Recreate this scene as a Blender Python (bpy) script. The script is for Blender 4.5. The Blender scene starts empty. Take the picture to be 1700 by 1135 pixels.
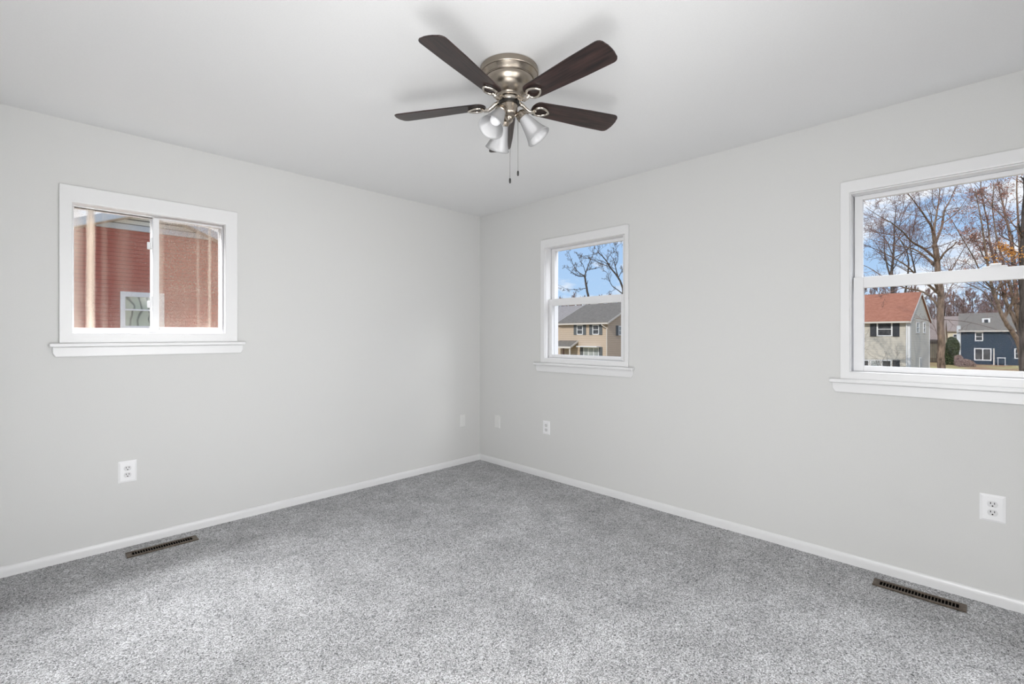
import bpy, bmesh, math, random
from mathutils import Vector, Matrix
from math import sin, cos, pi, radians, atan2, sqrt

S = bpy.context.scene
COL = S.collection
K = math.sqrt(0.5)

# ------------------------------------------------------------------ camera
CAM = Vector((-3.12, -3.575, 1.247))
F_PX, HX, HY = 780.0, 850.0, 556.5
cd = bpy.data.cameras.new('camera')
cam = bpy.data.objects.new('camera', cd)
COL.objects.link(cam)
cam.location = CAM
cam.rotation_euler = (pi / 2, 0, -pi / 4)
cd.sensor_width = 36.0
cd.lens = 36.0 * F_PX / 1700.0
cd.shift_y = -(567.5 - HY) / 1700.0
cd.clip_start = 0.02
cd.clip_end = 600
S.camera = cam

# ------------------------------------------------------------------ view
S.view_settings.view_transform = 'Standard'
S.view_settings.look = 'None'
S.view_settings.gamma = 1.0
S.view_settings.use_curve_mapping = False
S.view_settings.exposure = 0.115
S.cycles.diffuse_bounces = 7
S.cycles.max_bounces = 14
S.cycles.transparent_max_bounces = 24
S.cycles.sample_clamp_indirect = 6.0

# ------------------------------------------------------------------ sky
W = bpy.data.worlds.new('sky')
S.world = W
W.use_nodes = True
nt = W.node_tree
for n in list(nt.nodes):
    nt.nodes.remove(n)
wo = nt.nodes.new('ShaderNodeOutputWorld')
bg = nt.nodes.new('ShaderNodeBackground')
tc = nt.nodes.new('ShaderNodeTexCoord')
mp = nt.nodes.new('ShaderNodeMapping')
mp.inputs['Scale'].default_value = (1.0, 1.0, 2.6)
mp.inputs['Location'].default_value = (0.35, 0.12, 0.1)
nz = nt.nodes.new('ShaderNodeTexNoise')
nz.inputs['Scale'].default_value = 6.5
nz.inputs['Detail'].default_value = 7
nz.inputs['Roughness'].default_value = 0.55
cr = nt.nodes.new('ShaderNodeValToRGB')
cr.color_ramp.elements[0].position = 0.465
cr.color_ramp.elements[0].color = (0, 0, 0, 1)
cr.color_ramp.elements[1].position = 0.60
cr.color_ramp.elements[1].color = (1, 1, 1, 1)
sp = nt.nodes.new('ShaderNodeSeparateXYZ')
gr = nt.nodes.new('ShaderNodeValToRGB')
gr.color_ramp.elements[0].position = 0.0
gr.color_ramp.elements[0].color = (0.44, 0.63, 0.85, 1)
gr.color_ramp.elements[1].position = 0.45
gr.color_ramp.elements[1].color = (0.27, 0.46, 0.83, 1)
mx = nt.nodes.new('ShaderNodeMixRGB')
mx.inputs['Color2'].default_value = (0.86, 0.88, 0.92, 1)
L = nt.links.new
L(tc.outputs['Generated'], mp.inputs['Vector'])
L(mp.outputs['Vector'], nz.inputs['Vector'])
L(nz.outputs['Fac'], cr.inputs['Fac'])
L(tc.outputs['Generated'], sp.inputs['Vector'])
L(sp.outputs['Z'], gr.inputs['Fac'])
L(cr.outputs['Color'], mx.inputs['Fac'])
L(gr.outputs['Color'], mx.inputs['Color1'])
L(mx.outputs['Color'], bg.inputs['Color'])
bg.inputs['Strength'].default_value = 1.0
L(bg.outputs['Background'], wo.inputs['Surface'])

# ------------------------------------------------------------------ sun and added fill lights
def lamp(name, kind, energy, loc, target, size=None, size_y=None, color=(1, 1, 1), spread=180):
    ld = bpy.data.lights.new(name, kind)
    ld.energy = energy
    ld.color = color
    if kind == 'AREA':
        ld.shape = 'RECTANGLE'
        ld.size = size
        ld.size_y = size_y or size
        ld.spread = radians(spread)
    o = bpy.data.objects.new(name, ld)
    COL.objects.link(o)
    o.location = loc
    d = Vector(target) - Vector(loc)
    o.rotation_euler = d.to_track_quat('-Z', 'Y').to_euler()
    return o

sun = lamp('sun', 'SUN', 2.3, (0, 0, 30), (0 + 1.0, 0.14, 30 - 0.70), color=(1.0, 0.95, 0.88))
sun.data.angle = radians(0.6)
# added fill light in an unseen opening behind the camera
lamp('fill_light_back', 'AREA', 72, (-3.62, -3.55, 1.25), (-2.0, -2.3, 0.0), 0.75, 1.7)
# second added fill, in the opening of the other unseen wall
lamp('fill_light_front', 'AREA', 17, (-2.10, -4.60, 1.15), (-2.6, 0.0, 1.3), 1.5, 1.6, spread=90)
# added soft fill, aimed at the ceiling from low beside the camera
lamp('fill_light_bounce', 'AREA', 22, (-2.80, -2.90, 0.18), (-2.65, -0.65, 2.3), 1.25, 1.25)
# added lamps outside the three windows, boosting the daylight on the floor
lamp('fill_daylight_left', 'AREA', 400, (-2.62, 1.05, 3.10), (-2.62, -1.0, 0.0), 1.4, 0.9, (0.98, 0.99, 1.0))
lamp('fill_daylight_small', 'AREA', 25, (1.05, -1.26, 3.10), (-1.0, -1.26, 0.0), 0.9, 0.9, (0.98, 0.99, 1.0))
lamp('fill_daylight_large', 'AREA', 85, (1.05, -3.50, 3.10), (-1.0, -3.50, 0.0), 1.2, 0.9, (0.98, 0.99, 1.0))

# ------------------------------------------------------------------ helpers
def tag(o, label=None, cat=None, group=None, kind=None):
    if label: o['label'] = label
    if cat: o['category'] = cat
    if group: o['group'] = group
    if kind: o['kind'] = kind
    return o

def empty(name, loc=(0, 0, 0), **kw):
    o = bpy.data.objects.new(name, None)
    o.empty_display_size = 0.1
    COL.objects.link(o)
    o.location = loc
    o['_w'] = list(loc)
    tag(o, **kw)
    return o

def build(name, bm, mat, parent=None, smooth=False, bevel=0.0, seg=2, origin=None, autosmooth=None):
    """links the bmesh (world coordinates) as one object; children share the origin of their thing"""
    me = bpy.data.meshes.new(name)
    bmesh.ops.recalc_face_normals(bm, faces=bm.faces)
    base = Vector((0, 0, 0))
    if parent is not None:
        base = Vector(parent['_w'])
    elif origin is not None:
        base = Vector(origin)
    if base.length > 0:
        bmesh.ops.translate(bm, verts=bm.verts, vec=-base)
    if smooth:
        for f in bm.faces: f.smooth = True
    bm.to_mesh(me)
    bm.free()
    me.materials.append(mat)
    o = bpy.data.objects.new(name, me)
    COL.objects.link(o)
    if parent is not None:
        o.parent = parent
        o['_w'] = list(base)
    else:
        o.location = base
        o['_w'] = list(base)
    if bevel > 0:
        m = o.modifiers.new('bevel', 'BEVEL')
        m.width = bevel
        m.segments = seg
        m.limit_method = 'ANGLE'
        m.angle_limit = radians(40)
    if autosmooth:
        m = o.modifiers.new('split', 'EDGE_SPLIT')
        m.split_angle = radians(autosmooth)
    return o

def box(bm, x0, x1, y0, y1, z0, z1):
    x0, x1 = min(x0, x1), max(x0, x1)
    y0, y1 = min(y0, y1), max(y0, y1)
    z0, z1 = min(z0, z1), max(z0, z1)
    v = [bm.verts.new(p) for p in ((x0, y0, z0), (x1, y0, z0), (x1, y1, z0), (x0, y1, z0),
                                   (x0, y0, z1), (x1, y0, z1), (x1, y1, z1), (x0, y1, z1))]
    for f in ((0, 3, 2, 1), (4, 5, 6, 7), (0, 1, 5, 4), (1, 2, 6, 5), (2, 3, 7, 6), (3, 0, 4, 7)):
        bm.faces.new([v[i] for i in f])

def prism(bm, pts, vec):
    """extrude a polygon (list of 3D points) along vec"""
    a = [bm.verts.new(p) for p in pts]
    b = [bm.verts.new(Vector(p) + Vector(vec)) for p in pts]
    n = len(pts)
    bm.faces.new(a)
    bm.faces.new(b[::-1])
    for i in range(n):
        j = (i + 1) % n
        bm.faces.new((a[i], b[i], b[j], a[j]))

def frame_of(d):
    d = d.normalized()
    up = Vector((0, 0, 1)) if abs(d.z) < 0.9 else Vector((1, 0, 0))
    a = d.cross(up).normalized()
    return a, d.cross(a).normalized()

def tube(bm, pts, radii, sides=8, closed=False, cap=True):
    pts = [Vector(p) for p in pts]
    n = len(pts)
    if not hasattr(radii, '__len__'): radii = [radii] * n
    rings = []
    pa = None
    for i, p in enumerate(pts):
        if closed:
            d = pts[(i + 1) % n] - pts[i - 1]
        elif i == 0: d = pts[1] - pts[0]
        elif i == n - 1: d = pts[-1] - pts[-2]
        else: d = pts[i + 1] - pts[i - 1]
        if d.length < 1e-9: d = Vector((0, 0, 1))
        d.normalize()
        if pa is None:
            a, b = frame_of(d)
        else:
            a = (pa - d * pa.dot(d))
            if a.length < 1e-6: a, b = frame_of(d)
            a.normalize()
            b = d.cross(a)
        pa = a
        rings.append([bm.verts.new(p + (a * cos(2 * pi * k / sides) + b * sin(2 * pi * k / sides)) * radii[i]) for k in range(sides)])
    rng = range(n) if closed else range(n - 1)
    for i in rng:
        r0, r1 = rings[i], rings[(i + 1) % n]
        for k in range(sides):
            bm.faces.new((r0[k], r0[(k + 1) % sides], r1[(k + 1) % sides], r1[k]))
    if cap and not closed:
        bm.faces.new(rings[0][::-1])
        bm.faces.new(rings[-1])

def lathe(bm, prof, center, axis=(0, 0, 1), sides=48, thick=False):
    """profile [(r, t)] revolved about axis through center"""
    ax = Vector(axis).normalized()
    a, b = frame_of(ax)
    c = Vector(center)
    rings = []
    for r, t in prof:
        if r < 1e-5:
            rings.append([bm.verts.new(c + ax * t)])
        else:
            rings.append([bm.verts.new(c + ax * t + (a * cos(2 * pi * k / sides) + b * sin(2 * pi * k / sides)) * r) for k in range(sides)])
    for i in range(len(rings) - 1):
        r0, r1 = rings[i], rings[i + 1]
        for k in range(sides):
            k2 = (k + 1) % sides
            if len(r0) == 1 and len(r1) == 1: continue
            if len(r0) == 1: bm.faces.new((r0[0], r1[k2], r1[k]))
            elif len(r1) == 1: bm.faces.new((r0[k], r0[k2], r1[0]))
            else: bm.faces.new((r0[k], r0[k2], r1[k2], r1[k]))

def at(px, py, d):
    """point seen in the photograph at (px, py), d metres in front of the camera"""
    l = (px - HX) / F_PX * d
    return Vector((CAM.x + K * (d + l), CAM.y + K * (d - l), CAM.z + (HY - py) / F_PX * d))

# ------------------------------------------------------------------ materials
def mat(name, color=(0.8, 0.8, 0.8), rough=0.5, metal=0.0, spec=0.5):
    m = bpy.data.materials.new(name)
    m.use_nodes = True
    p = m.node_tree.nodes['Principled BSDF']
    p.inputs['Base Color'].default_value = (*color, 1)
    p.inputs['Roughness'].default_value = rough
    p.inputs['Metallic'].default_value = metal
    p.inputs['Specular IOR Level'].default_value = spec
    return m

def nodes(m):
    return m.node_tree.nodes, m.node_tree.links.new, m.node_tree.nodes['Principled BSDF']

def math_node(N, Lk, op, a, b=None, c=None, clamp=False):
    n = N.new('ShaderNodeMath'); n.operation = op; n.use_clamp = clamp
    for i, v in enumerate((a, b, c)):
        if v is None: continue
        if isinstance(v, (int, float)): n.inputs[i].default_value = v
        else: Lk(v, n.inputs[i])
    return n.outputs[0]

def noise_color(m, c0, c1, scale, lo=0.35, hi=0.65, detail=4, bump=0.0, bdist=0.01, coord='Object', stretch=None, rough=0.6):
    N, Lk, P = nodes(m)
    t = N.new('ShaderNodeTexCoord')
    n = N.new('ShaderNodeTexNoise')
    n.inputs['Scale'].default_value = scale
    n.inputs['Detail'].default_value = detail
    n.inputs['Roughness'].default_value = rough
    if stretch:
        mp = N.new('ShaderNodeMapping')
        mp.inputs['Scale'].default_value = stretch
        Lk(t.outputs[coord], mp.inputs['Vector'])
        Lk(mp.outputs['Vector'], n.inputs['Vector'])
    else:
        Lk(t.outputs[coord], n.inputs['Vector'])
    r = N.new('ShaderNodeValToRGB')
    r.color_ramp.elements[0].position = lo
    r.color_ramp.elements[0].color = (*c0, 1)
    r.color_ramp.elements[1].position = hi
    r.color_ramp.elements[1].color = (*c1, 1)
    Lk(n.outputs['Fac'], r.inputs['Fac'])
    Lk(r.outputs['Color'], P.inputs['Base Color'])
    if bump > 0:
        b = N.new('ShaderNodeBump')
        b.inputs['Strength'].default_value = bump
        b.inputs['Distance'].default_value = bdist
        Lk(n.outputs['Fac'], b.inputs['Height'])
        Lk(b.outputs['Normal'], P.inputs['Normal'])
    return m

M = {}
M['wall'] = noise_color(mat('wall_paint', rough=0.75, spec=0.25), (0.614, 0.614, 0.605), (0.630, 0.630, 0.621), 260, bump=0.16, bdist=0.0012)
M['ceiling'] = noise_color(mat('ceiling_paint', rough=0.85, spec=0.2), (0.745, 0.745, 0.745), (0.765, 0.765, 0.765), 180, bump=0.10, bdist=0.0012)
M['trim'] = mat('trim_paint', (0.71, 0.71, 0.715), 0.32, spec=0.5)
M['plate'] = mat('white_plastic', (0.80, 0.80, 0.81), 0.28)
M['plate_painted'] = mat('painted_plastic', (0.70, 0.70, 0.69), 0.5)
M['vinyl'] = mat('white_vinyl', (0.72, 0.72, 0.73), 0.35)
M['dark'] = mat('hole_shade', (0.003, 0.003, 0.003), 1.0, spec=0.02)  # near black, painted shade for the slots and the duct
M['socket'] = mat('socket_plastic', (0.66, 0.66, 0.665), 0.35)
M['bronze'] = noise_color(mat('bronze_metal', rough=0.45, metal=0.6), (0.075, 0.058, 0.045), (0.16, 0.125, 0.095), 60)
M['blackmetal'] = mat('black_metal', (0.02, 0.019, 0.018), 0.45, 0.3)

def carpet():
    """cut pile: small tufts of random brightness with shade painted into the gaps, brushed lighter and darker in soft patches"""
    m = mat('grey_carpet', rough=0.95, spec=0.08)
    N, Lk, P = nodes(m)
    t = N.new('ShaderNodeTexCoord')
    def nz(scale, detail=2, rough=0.6, vec=None):
        n = N.new('ShaderNodeTexNoise')
        n.inputs['Scale'].default_value = scale
        n.inputs['Detail'].default_value = detail
        n.inputs['Roughness'].default_value = rough
        Lk(vec or t.outputs['Object'], n.inputs['Vector'])
        return n
    warp = nz(60, 2)
    vm = N.new('ShaderNodeVectorMath'); vm.operation = 'MULTIPLY_ADD'
    vm.inputs[1].default_value = (0.012, 0.012, 0.012)
    Lk(warp.outputs['Color'], vm.inputs[0]); Lk(t.outputs['Object'], vm.inputs[2])
    vo = N.new('ShaderNodeTexVoronoi'); vo.inputs['Scale'].default_value = 205
    Lk(vm.outputs[0], vo.inputs['Vector'])
    sx = N.new('ShaderNodeSeparateColor'); Lk(vo.outputs['Color'], sx.inputs[0])
    fine = nz(240, 2, 0.7)
    big = nz(4.6, 5, 0.6)
    patch = nz(22, 3, 0.6)
    val = math_node(N, Lk, 'MULTIPLY', sx.outputs[0], 0.34)
    val = math_node(N, Lk, 'ADD', val, math_node(N, Lk, 'MULTIPLY', fine.outputs['Fac'], 0.66))
    r = N.new('ShaderNodeValToRGB')
    e = r.color_ramp.elements
    e[0].position = 0.26; e[0].color = (0.24, 0.24, 0.240, 1)
    e[1].position = 0.72; e[1].color = (0.95, 0.95, 0.98, 1)
    k = e.new(0.40); k.color = (0.495, 0.495, 0.508, 1)
    k = e.new(0.55); k.color = (0.74, 0.74, 0.748, 1)
    Lk(val, r.inputs['Fac'])
    gap_shade = math_node(N, Lk, 'MULTIPLY_ADD', math_node(N, Lk, 'SUBTRACT', vo.outputs['Distance'], 0.42, clamp=True), -1.5, 1.0, clamp=True)
    r2 = math_node(N, Lk, 'MULTIPLY_ADD', big.outputs['Fac'], 0.75, 0.55)
    r3 = math_node(N, Lk, 'MULTIPLY_ADD', patch.outputs['Fac'], 0.50, 0.75)
    f = math_node(N, Lk, 'MULTIPLY', math_node(N, Lk, 'MULTIPLY', r2, r3), gap_shade)
    cb = N.new('ShaderNodeCombineXYZ')
    for i in range(3): Lk(f, cb.inputs[i])
    mm = N.new('ShaderNodeMixRGB'); mm.blend_type = 'MULTIPLY'; mm.inputs['Fac'].default_value = 1
    Lk(r.outputs['Color'], mm.inputs['Color1']); Lk(cb.outputs[0], mm.inputs['Color2'])
    Lk(mm.outputs['Color'], P.inputs['Base Color'])
    b = N.new('ShaderNodeBump'); b.inputs['Strength'].default_value = 1.0; b.inputs['Distance'].default_value = 0.008
    Lk(val, b.inputs['Height']); Lk(b.outputs['Normal'], P.inputs['Normal'])
    return m
M['carpet'] = carpet()

def nickel():
    m = mat('brushed_nickel', (0.36, 0.315, 0.265), 0.27, 1.0)
    N, Lk, P = nodes(m)
    P.inputs['Anisotropic'].default_value = 0.75
    tg = N.new('ShaderNodeTangent'); tg.direction_type = 'RADIAL'; tg.axis = 'Z'
    Lk(tg.outputs['Tangent'], P.inputs['Tangent'])
    t = N.new('ShaderNodeTexCoord'); mp = N.new('ShaderNodeMapping')
    mp.inputs['Scale'].default_value = (30, 30, 900)
    n = N.new('ShaderNodeTexNoise'); n.inputs['Scale'].default_value = 1.0
    Lk(t.outputs['Object'], mp.inputs['Vector']); Lk(mp.outputs['Vector'], n.inputs['Vector'])
    b = N.new('ShaderNodeBump'); b.inputs['Strength'].default_value = 0.06; b.inputs['Distance'].default_value = 0.001
    Lk(n.outputs['Fac'], b.inputs['Height']); Lk(b.outputs['Normal'], P.inputs['Normal'])
    return m
M['nickel'] = nickel()
M['chain'] = mat('chain_metal', (0.20, 0.19, 0.18), 0.4, 0.8)
M['polished'] = mat('polished_nickel', (0.58, 0.53, 0.47), 0.16, 1.0)

def blade_wood():
    m = mat('dark_walnut', rough=0.36, spec=0.45)
    N, Lk, P = nodes(m)
    t = N.new('ShaderNodeTexCoord')
    mp = N.new('ShaderNodeMapping'); mp.inputs['Scale'].default_value = (6, 90, 30)
    n = N.new('ShaderNodeTexNoise'); n.inputs['Scale'].default_value = 1.0; n.inputs['Detail'].default_value = 6
    Lk(t.outputs['UV'], mp.inputs['Vector']); Lk(mp.outputs['Vector'], n.inputs['Vector'])
    r = N.new('ShaderNodeValToRGB')
    r.color_ramp.elements[0].position = 0.36; r.color_ramp.elements[0].color = (0.010, 0.007, 0.007, 1)
    r.color_ramp.elements[1].position = 0.68; r.color_ramp.elements[1].color = (0.048, 0.025, 0.022, 1)
    Lk(n.outputs['Fac'], r.inputs['Fac']); Lk(r.outputs['Color'], P.inputs['Base Color'])
    return m
M['blade'] = blade_wood()

def frosted():
    m = bpy.data.materials.new('frosted_glass'); m.use_nodes = True
    N = m.node_tree.nodes; Lk = m.node_tree.links.new
    N.remove(N['Principled BSDF'])
    out = N['Material Output']
    d = N.new('ShaderNodeBsdfDiffuse'); d.inputs['Color'].default_value = (0.95, 0.95, 0.96, 1)
    tr = N.new('ShaderNodeBsdfTranslucent'); tr.inputs['Color'].default_value = (0.95, 0.95, 0.96, 1)
    tp = N.new('ShaderNodeBsdfTransparent'); tp.inputs['Color'].default_value = (0.97, 0.97, 0.98, 1)
    g = N.new('ShaderNodeBsdfGlossy'); g.inputs['Roughness'].default_value = 0.12
    a = N.new('ShaderNodeMixShader'); a.inputs[0].default_value = 0.5
    Lk(d.outputs[0], a.inputs[1]); Lk(tr.outputs[0], a.inputs[2])
    b = N.new('ShaderNodeMixShader'); b.inputs[0].default_value = 0.46
    Lk(a.outputs[0], b.inputs[1]); Lk(tp.outputs[0], b.inputs[2])
    fr = N.new('ShaderNodeFresnel'); fr.inputs['IOR'].default_value = 1.4
    c = N.new('ShaderNodeMixShader')
    Lk(fr.outputs[0], c.inputs[0]); Lk(b.outputs[0], c.inputs[1]); Lk(g.outputs[0], c.inputs[2])
    Lk(c.outputs[0], out.inputs['Surface'])
    return m
M['frosted'] = frosted()
M['bulb'] = mat('bulb_glass', (0.85, 0.85, 0.86), 0.2)

def glass(name, overlay=None, film=(0.70, 0.61, 0.52)):
    """clear pane; overlay is a function that returns a 0-1 socket for grime, mesh and painted reflections"""
    m = bpy.data.materials.new(name); m.use_nodes = True
    N = m.node_tree.nodes; Lk = m.node_tree.links.new
    N.remove(N['Principled BSDF'])
    out = N['Material Output']
    tp = N.new('ShaderNodeBsdfTransparent'); tp.inputs['Color'].default_value = (1, 1, 1, 1)
    g = N.new('ShaderNodeBsdfGlossy'); g.inputs['Roughness'].default_value = 0.0
    a = N.new('ShaderNodeMixShader'); a.inputs[0].default_value = 0.001
    Lk(tp.outputs[0], a.inputs[1]); Lk(g.outputs[0], a.inputs[2])
    last = a.outputs[0]
    if overlay:
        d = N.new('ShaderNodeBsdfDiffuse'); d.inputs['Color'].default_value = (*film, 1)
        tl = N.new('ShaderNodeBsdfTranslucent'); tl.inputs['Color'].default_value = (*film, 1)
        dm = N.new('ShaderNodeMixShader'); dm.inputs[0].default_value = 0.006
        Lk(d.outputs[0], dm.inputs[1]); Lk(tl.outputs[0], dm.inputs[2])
        b = N.new('ShaderNodeMixShader')
        Lk(overlay(N, Lk), b.inputs[0])
        Lk(last, b.inputs[1]); Lk(dm.outputs[0], b.inputs[2])
        last = b.outputs[0]
    Lk(last, out.inputs['Surface'])
    return m

def streaks(bands, speck, film):
    """dirty pane: a painted reflection and dusty runs as vertical bands at object x positions, specks and a thin film"""
    def f(N, Lk):
        t = N.new('ShaderNodeTexCoord'); s = N.new('ShaderNodeSeparateXYZ')
        Lk(t.outputs['Object'], s.inputs['Vector'])
        wob = N.new('ShaderNodeTexNoise'); wob.inputs['Scale'].default_value = 6
        Lk(t.outputs['Object'], wob.inputs['Vector'])
        wx = math_node(N, Lk, 'MULTIPLY_ADD', wob.outputs['Fac'], 0.008, -0.004)
        xx = math_node(N, Lk, 'ADD', s.outputs['X'], wx)
        total = None
        for x0, w, amt in bands:
            d = math_node(N, Lk, 'SUBTRACT', xx, x0)
            d = math_node(N, Lk, 'DIVIDE', d, w)
            d = math_node(N, Lk, 'POWER', math_node(N, Lk, 'ABSOLUTE', d), 1.3)
            d = math_node(N, Lk, 'MULTIPLY', math_node(N, Lk, 'SUBTRACT', 1.0, d, clamp=True), amt)
            total = d if total is None else math_node(N, Lk, 'ADD', total, d)
        sp_ = N.new('ShaderNodeTexNoise'); sp_.inputs['Scale'].default_value = 210; sp_.inputs['Detail'].default_value = 3
        Lk(t.outputs['Object'], sp_.inputs['Vector'])
        k = math_node(N, Lk, 'MULTIPLY', math_node(N, Lk, 'SUBTRACT', sp_.outputs['Fac'], 0.55, clamp=True), speck)
        cl = N.new('ShaderNodeTexNoise'); cl.inputs['Scale'].default_value = 7
        Lk(t.outputs['Object'], cl.inputs['Vector'])
        k = math_node(N, Lk, 'MULTIPLY', k, math_node(N, Lk, 'MULTIPLY_ADD', cl.outputs['Fac'], 2.2, -0.35, clamp=True))
        tot = math_node(N, Lk, 'ADD', total, k)
        return math_node(N, Lk, 'ADD', tot, film, clamp=True)
    return f
M['glass'] = glass('clear_glass')

def insect_screen():
    def f(N, Lk):
        t = N.new('ShaderNodeTexCoord')
        n = N.new('ShaderNodeTexNoise'); n.inputs['Scale'].default_value = 160; n.inputs['Detail'].default_value = 2
        Lk(t.outputs['Object'], n.inputs['Vector'])
        return math_node(N, Lk, 'MULTIPLY_ADD', n.outputs['Fac'], 1.0, -0.33, clamp=True)
    return glass('insect_screen', f, (0.42, 0.31, 0.25))

# ------------------------------------------------------------------ room shell
RX, RY, H, T = -3.30, -4.145, 2.44, 0.15

def wall_with_holes(name, axis, p0, p1, a0, a1, holes, z0=0.0, z1=H):
    """axis 'y': wall plane spans x (a0..a1), thickness p0..p1 in y; holes = (a0,a1,z0,z1)"""
    bm = bmesh.new()
    xs = sorted({a0, a1, *[h[0] for h in holes], *[h[1] for h in holes]})
    zs = sorted({z0, z1, *[h[2] for h in holes], *[h[3] for h in holes]})
    def solid(i, j):
        if i < 0 or j < 0 or i >= len(xs) - 1 or j >= len(zs) - 1: return False
        cx = (xs[i] + xs[i + 1]) / 2; cz = (zs[j] + zs[j + 1]) / 2
        return not any(h[0] < cx < h[1] and h[2] < cz < h[3] for h in holes)
    def P(a, p, z):
        return (a, p, z) if axis == 'y' else (p, a, z)
    cache = {}
    def V(a, p, z):
        k = (round(a, 5), round(p, 5), round(z, 5))
        if k not in cache: cache[k] = bm.verts.new(P(a, p, z))
        return cache[k]
    for i in range(len(xs) - 1):
        for j in range(len(zs) - 1):
            if not solid(i, j): continue
            A, B, C, D = xs[i], xs[i + 1], zs[j], zs[j + 1]
            for p in (p0, p1):
                bm.faces.new((V(A, p, C), V(B, p, C), V(B, p, D), V(A, p, D)))
            if not solid(i - 1, j): bm.faces.new((V(A, p0, C), V(A, p1, C), V(A, p1, D), V(A, p0, D)))
            if not solid(i + 1, j): bm.faces.new((V(B, p0, C), V(B, p1, C), V(B, p1, D), V(B, p0, D)))
            if not solid(i, j - 1): bm.faces.new((V(A, p0, C), V(A, p1, C), V(B, p1, C), V(B, p0, C)))
            if not solid(i, j + 1): bm.faces.new((V(A, p0, D), V(A, p1, D), V(B, p1, D), V(B, p0, D)))
    return tag(build(name, bm, M['wall']), kind='structure')

# window openings: (start, end, bottom, top) along their wall
W1 = (-3.008, -2.250, 1.255, 1.992)
W2 = (-1.655, -0.873, 1.045, 2.015)
W3 = (-3.955, -3.066, 1.045, 2.022)
wall_with_holes('wall_left', 'y', 0.0, T, RX - T, T, [W1])
wall_with_holes('wall_right', 'x', 0.0, T, RY - T, 0.0, [W2, W3])
# the two walls behind the camera, with openings added for the fill lights
wall_with_holes('wall_back', 'x', RX - T, RX, RY, 0.0, [(-3.98, -3.12, 0.0, 2.05)])
wall_with_holes('wall_front', 'y', RY - T, RY, RX - T, 0.0, [(-2.90, -1.30, 0.0, 2.05)])

def slab(name, m, x0, x1, y0, y1, z0, z1):
    bm = bmesh.new(); box(bm, x0, x1, y0, y1, z0, z1)
    return tag(build(name, bm, m), kind='structure')
slab('floor', M['carpet'], RX - 1.3, T, RY - 1.0, T, -0.10, 0.0)
slab('ceiling', M['ceiling'], RX - 1.3, T, RY - 1.0, T, H, H + 0.12)
# boxes added around both fill lights, so that no daylight leaks in
bm = bmesh.new()
box(bm, RX - 1.25, RX - 1.15, -4.3, -2.6, 0, H); box(bm, RX - 1.15, RX - T, -4.3, -4.2, 0, H); box(bm, RX - 1.15, RX - T, -2.7, -2.6, 0, H)
tag(build('wall_lightbox_back', bm, M['wall']), kind='structure')
bm = bmesh.new()
box(bm, -3.15, -1.05, RY - 0.95, RY - 0.85, 0, H); box(bm, -3.25, -3.15, RY - 0.95, RY - T, 0, H); box(bm, -1.05, -0.95, RY - 0.95, RY - T, 0, H)
tag(build('wall_lightbox_front', bm, M['wall']), kind='structure')

def baseboard(name, pts_from, pts_to, inward):
    """profile with an eased top, extruded from a to b along the wall"""
    a, b, n = Vector(pts_from), Vector(pts_to), Vector(inward)
    prof = [(0.0, 0.0), (0.0125, 0.0)] + [(0.002 + 0.0105 * cos(pi / 2 * k / 9), 0.026 + 0.029 * sin(pi / 2 * k / 9)) for k in range(10)] + [(0.0, 0.055)]
    bm = bmesh.new()
    prism(bm, [a + n * p[0] + Vector((0, 0, p[1])) for p in prof], b - a)
    return tag(build(name, bm, M['trim']), kind='structure')
baseboard('baseboard_left', (RX, 0, 0), (-0.0125, 0, 0), (0, -1, 0))
baseboard('baseboard_right', (0, 0, 0), (0, RY, 0), (-1, 0, 0))
baseboard('baseboard_back', (RX, -3.06, 0), (RX, -0.0125, 0), (1, 0, 0))
baseboard('baseboard_front', (-1.24, RY, 0), (-0.0125, RY, 0), (0, 1, 0))
bm = bmesh.new()
box(bm, RX, RX + 0.015, -3.12, -3.06, 0, 2.11); box(bm, RX, RX + 0.015, -4.04, -3.98, 0, 2.11); box(bm, RX, RX + 0.015, -3.98, -3.12, 2.05, 2.11)
tag(build('trim_1', bm, M['trim'], bevel=0.003), kind='structure')
bm = bmesh.new()
box(bm, -1.30, -1.24, RY, RY + 0.015, 0, 2.11); box(bm, -2.96, -2.90, RY, RY + 0.015, 0, 2.11); box(bm, -2.90, -1.30, RY, RY + 0.015, 2.05, 2.11)
tag(build('trim_2', bm, M['trim'], bevel=0.003), kind='structure')

# ------------------------------------------------------------------ windows
def wbox(bm, side, s0, s1, n0, n1, z0, z1):
    """box given along the wall (s), towards the room (n, negative = outwards) and up"""
    if side == 'L': box(bm, s0, s1, -n0, -n1, z0, z1)
    else: box(bm, -n0, -n1, s0, s1, z0, z1)

def wring(bm, side, s0, s1, z0, z1, w, n0, n1, wb=None, wt=None, wl=None, wr=None):
    """rectangular frame of bars; w = bar width inwards (wb bottom, wt top, wl low-s side, wr high-s side)"""
    wb = w if wb is None else wb; wt = w if wt is None else wt
    wl = w if wl is None else wl; wr = w if wr is None else wr
    wbox(bm, side, s0, s0 + wl, n0, n1, z0, z1)
    wbox(bm, side, s1 - wr, s1, n0, n1, z0, z1)
    wbox(bm, side, s0 + wl, s1 - wr, n0, n1, z0, z0 + wb)
    wbox(bm, side, s0 + wl, s1 - wr, n0, n1, z1 - wt, z1)

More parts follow.
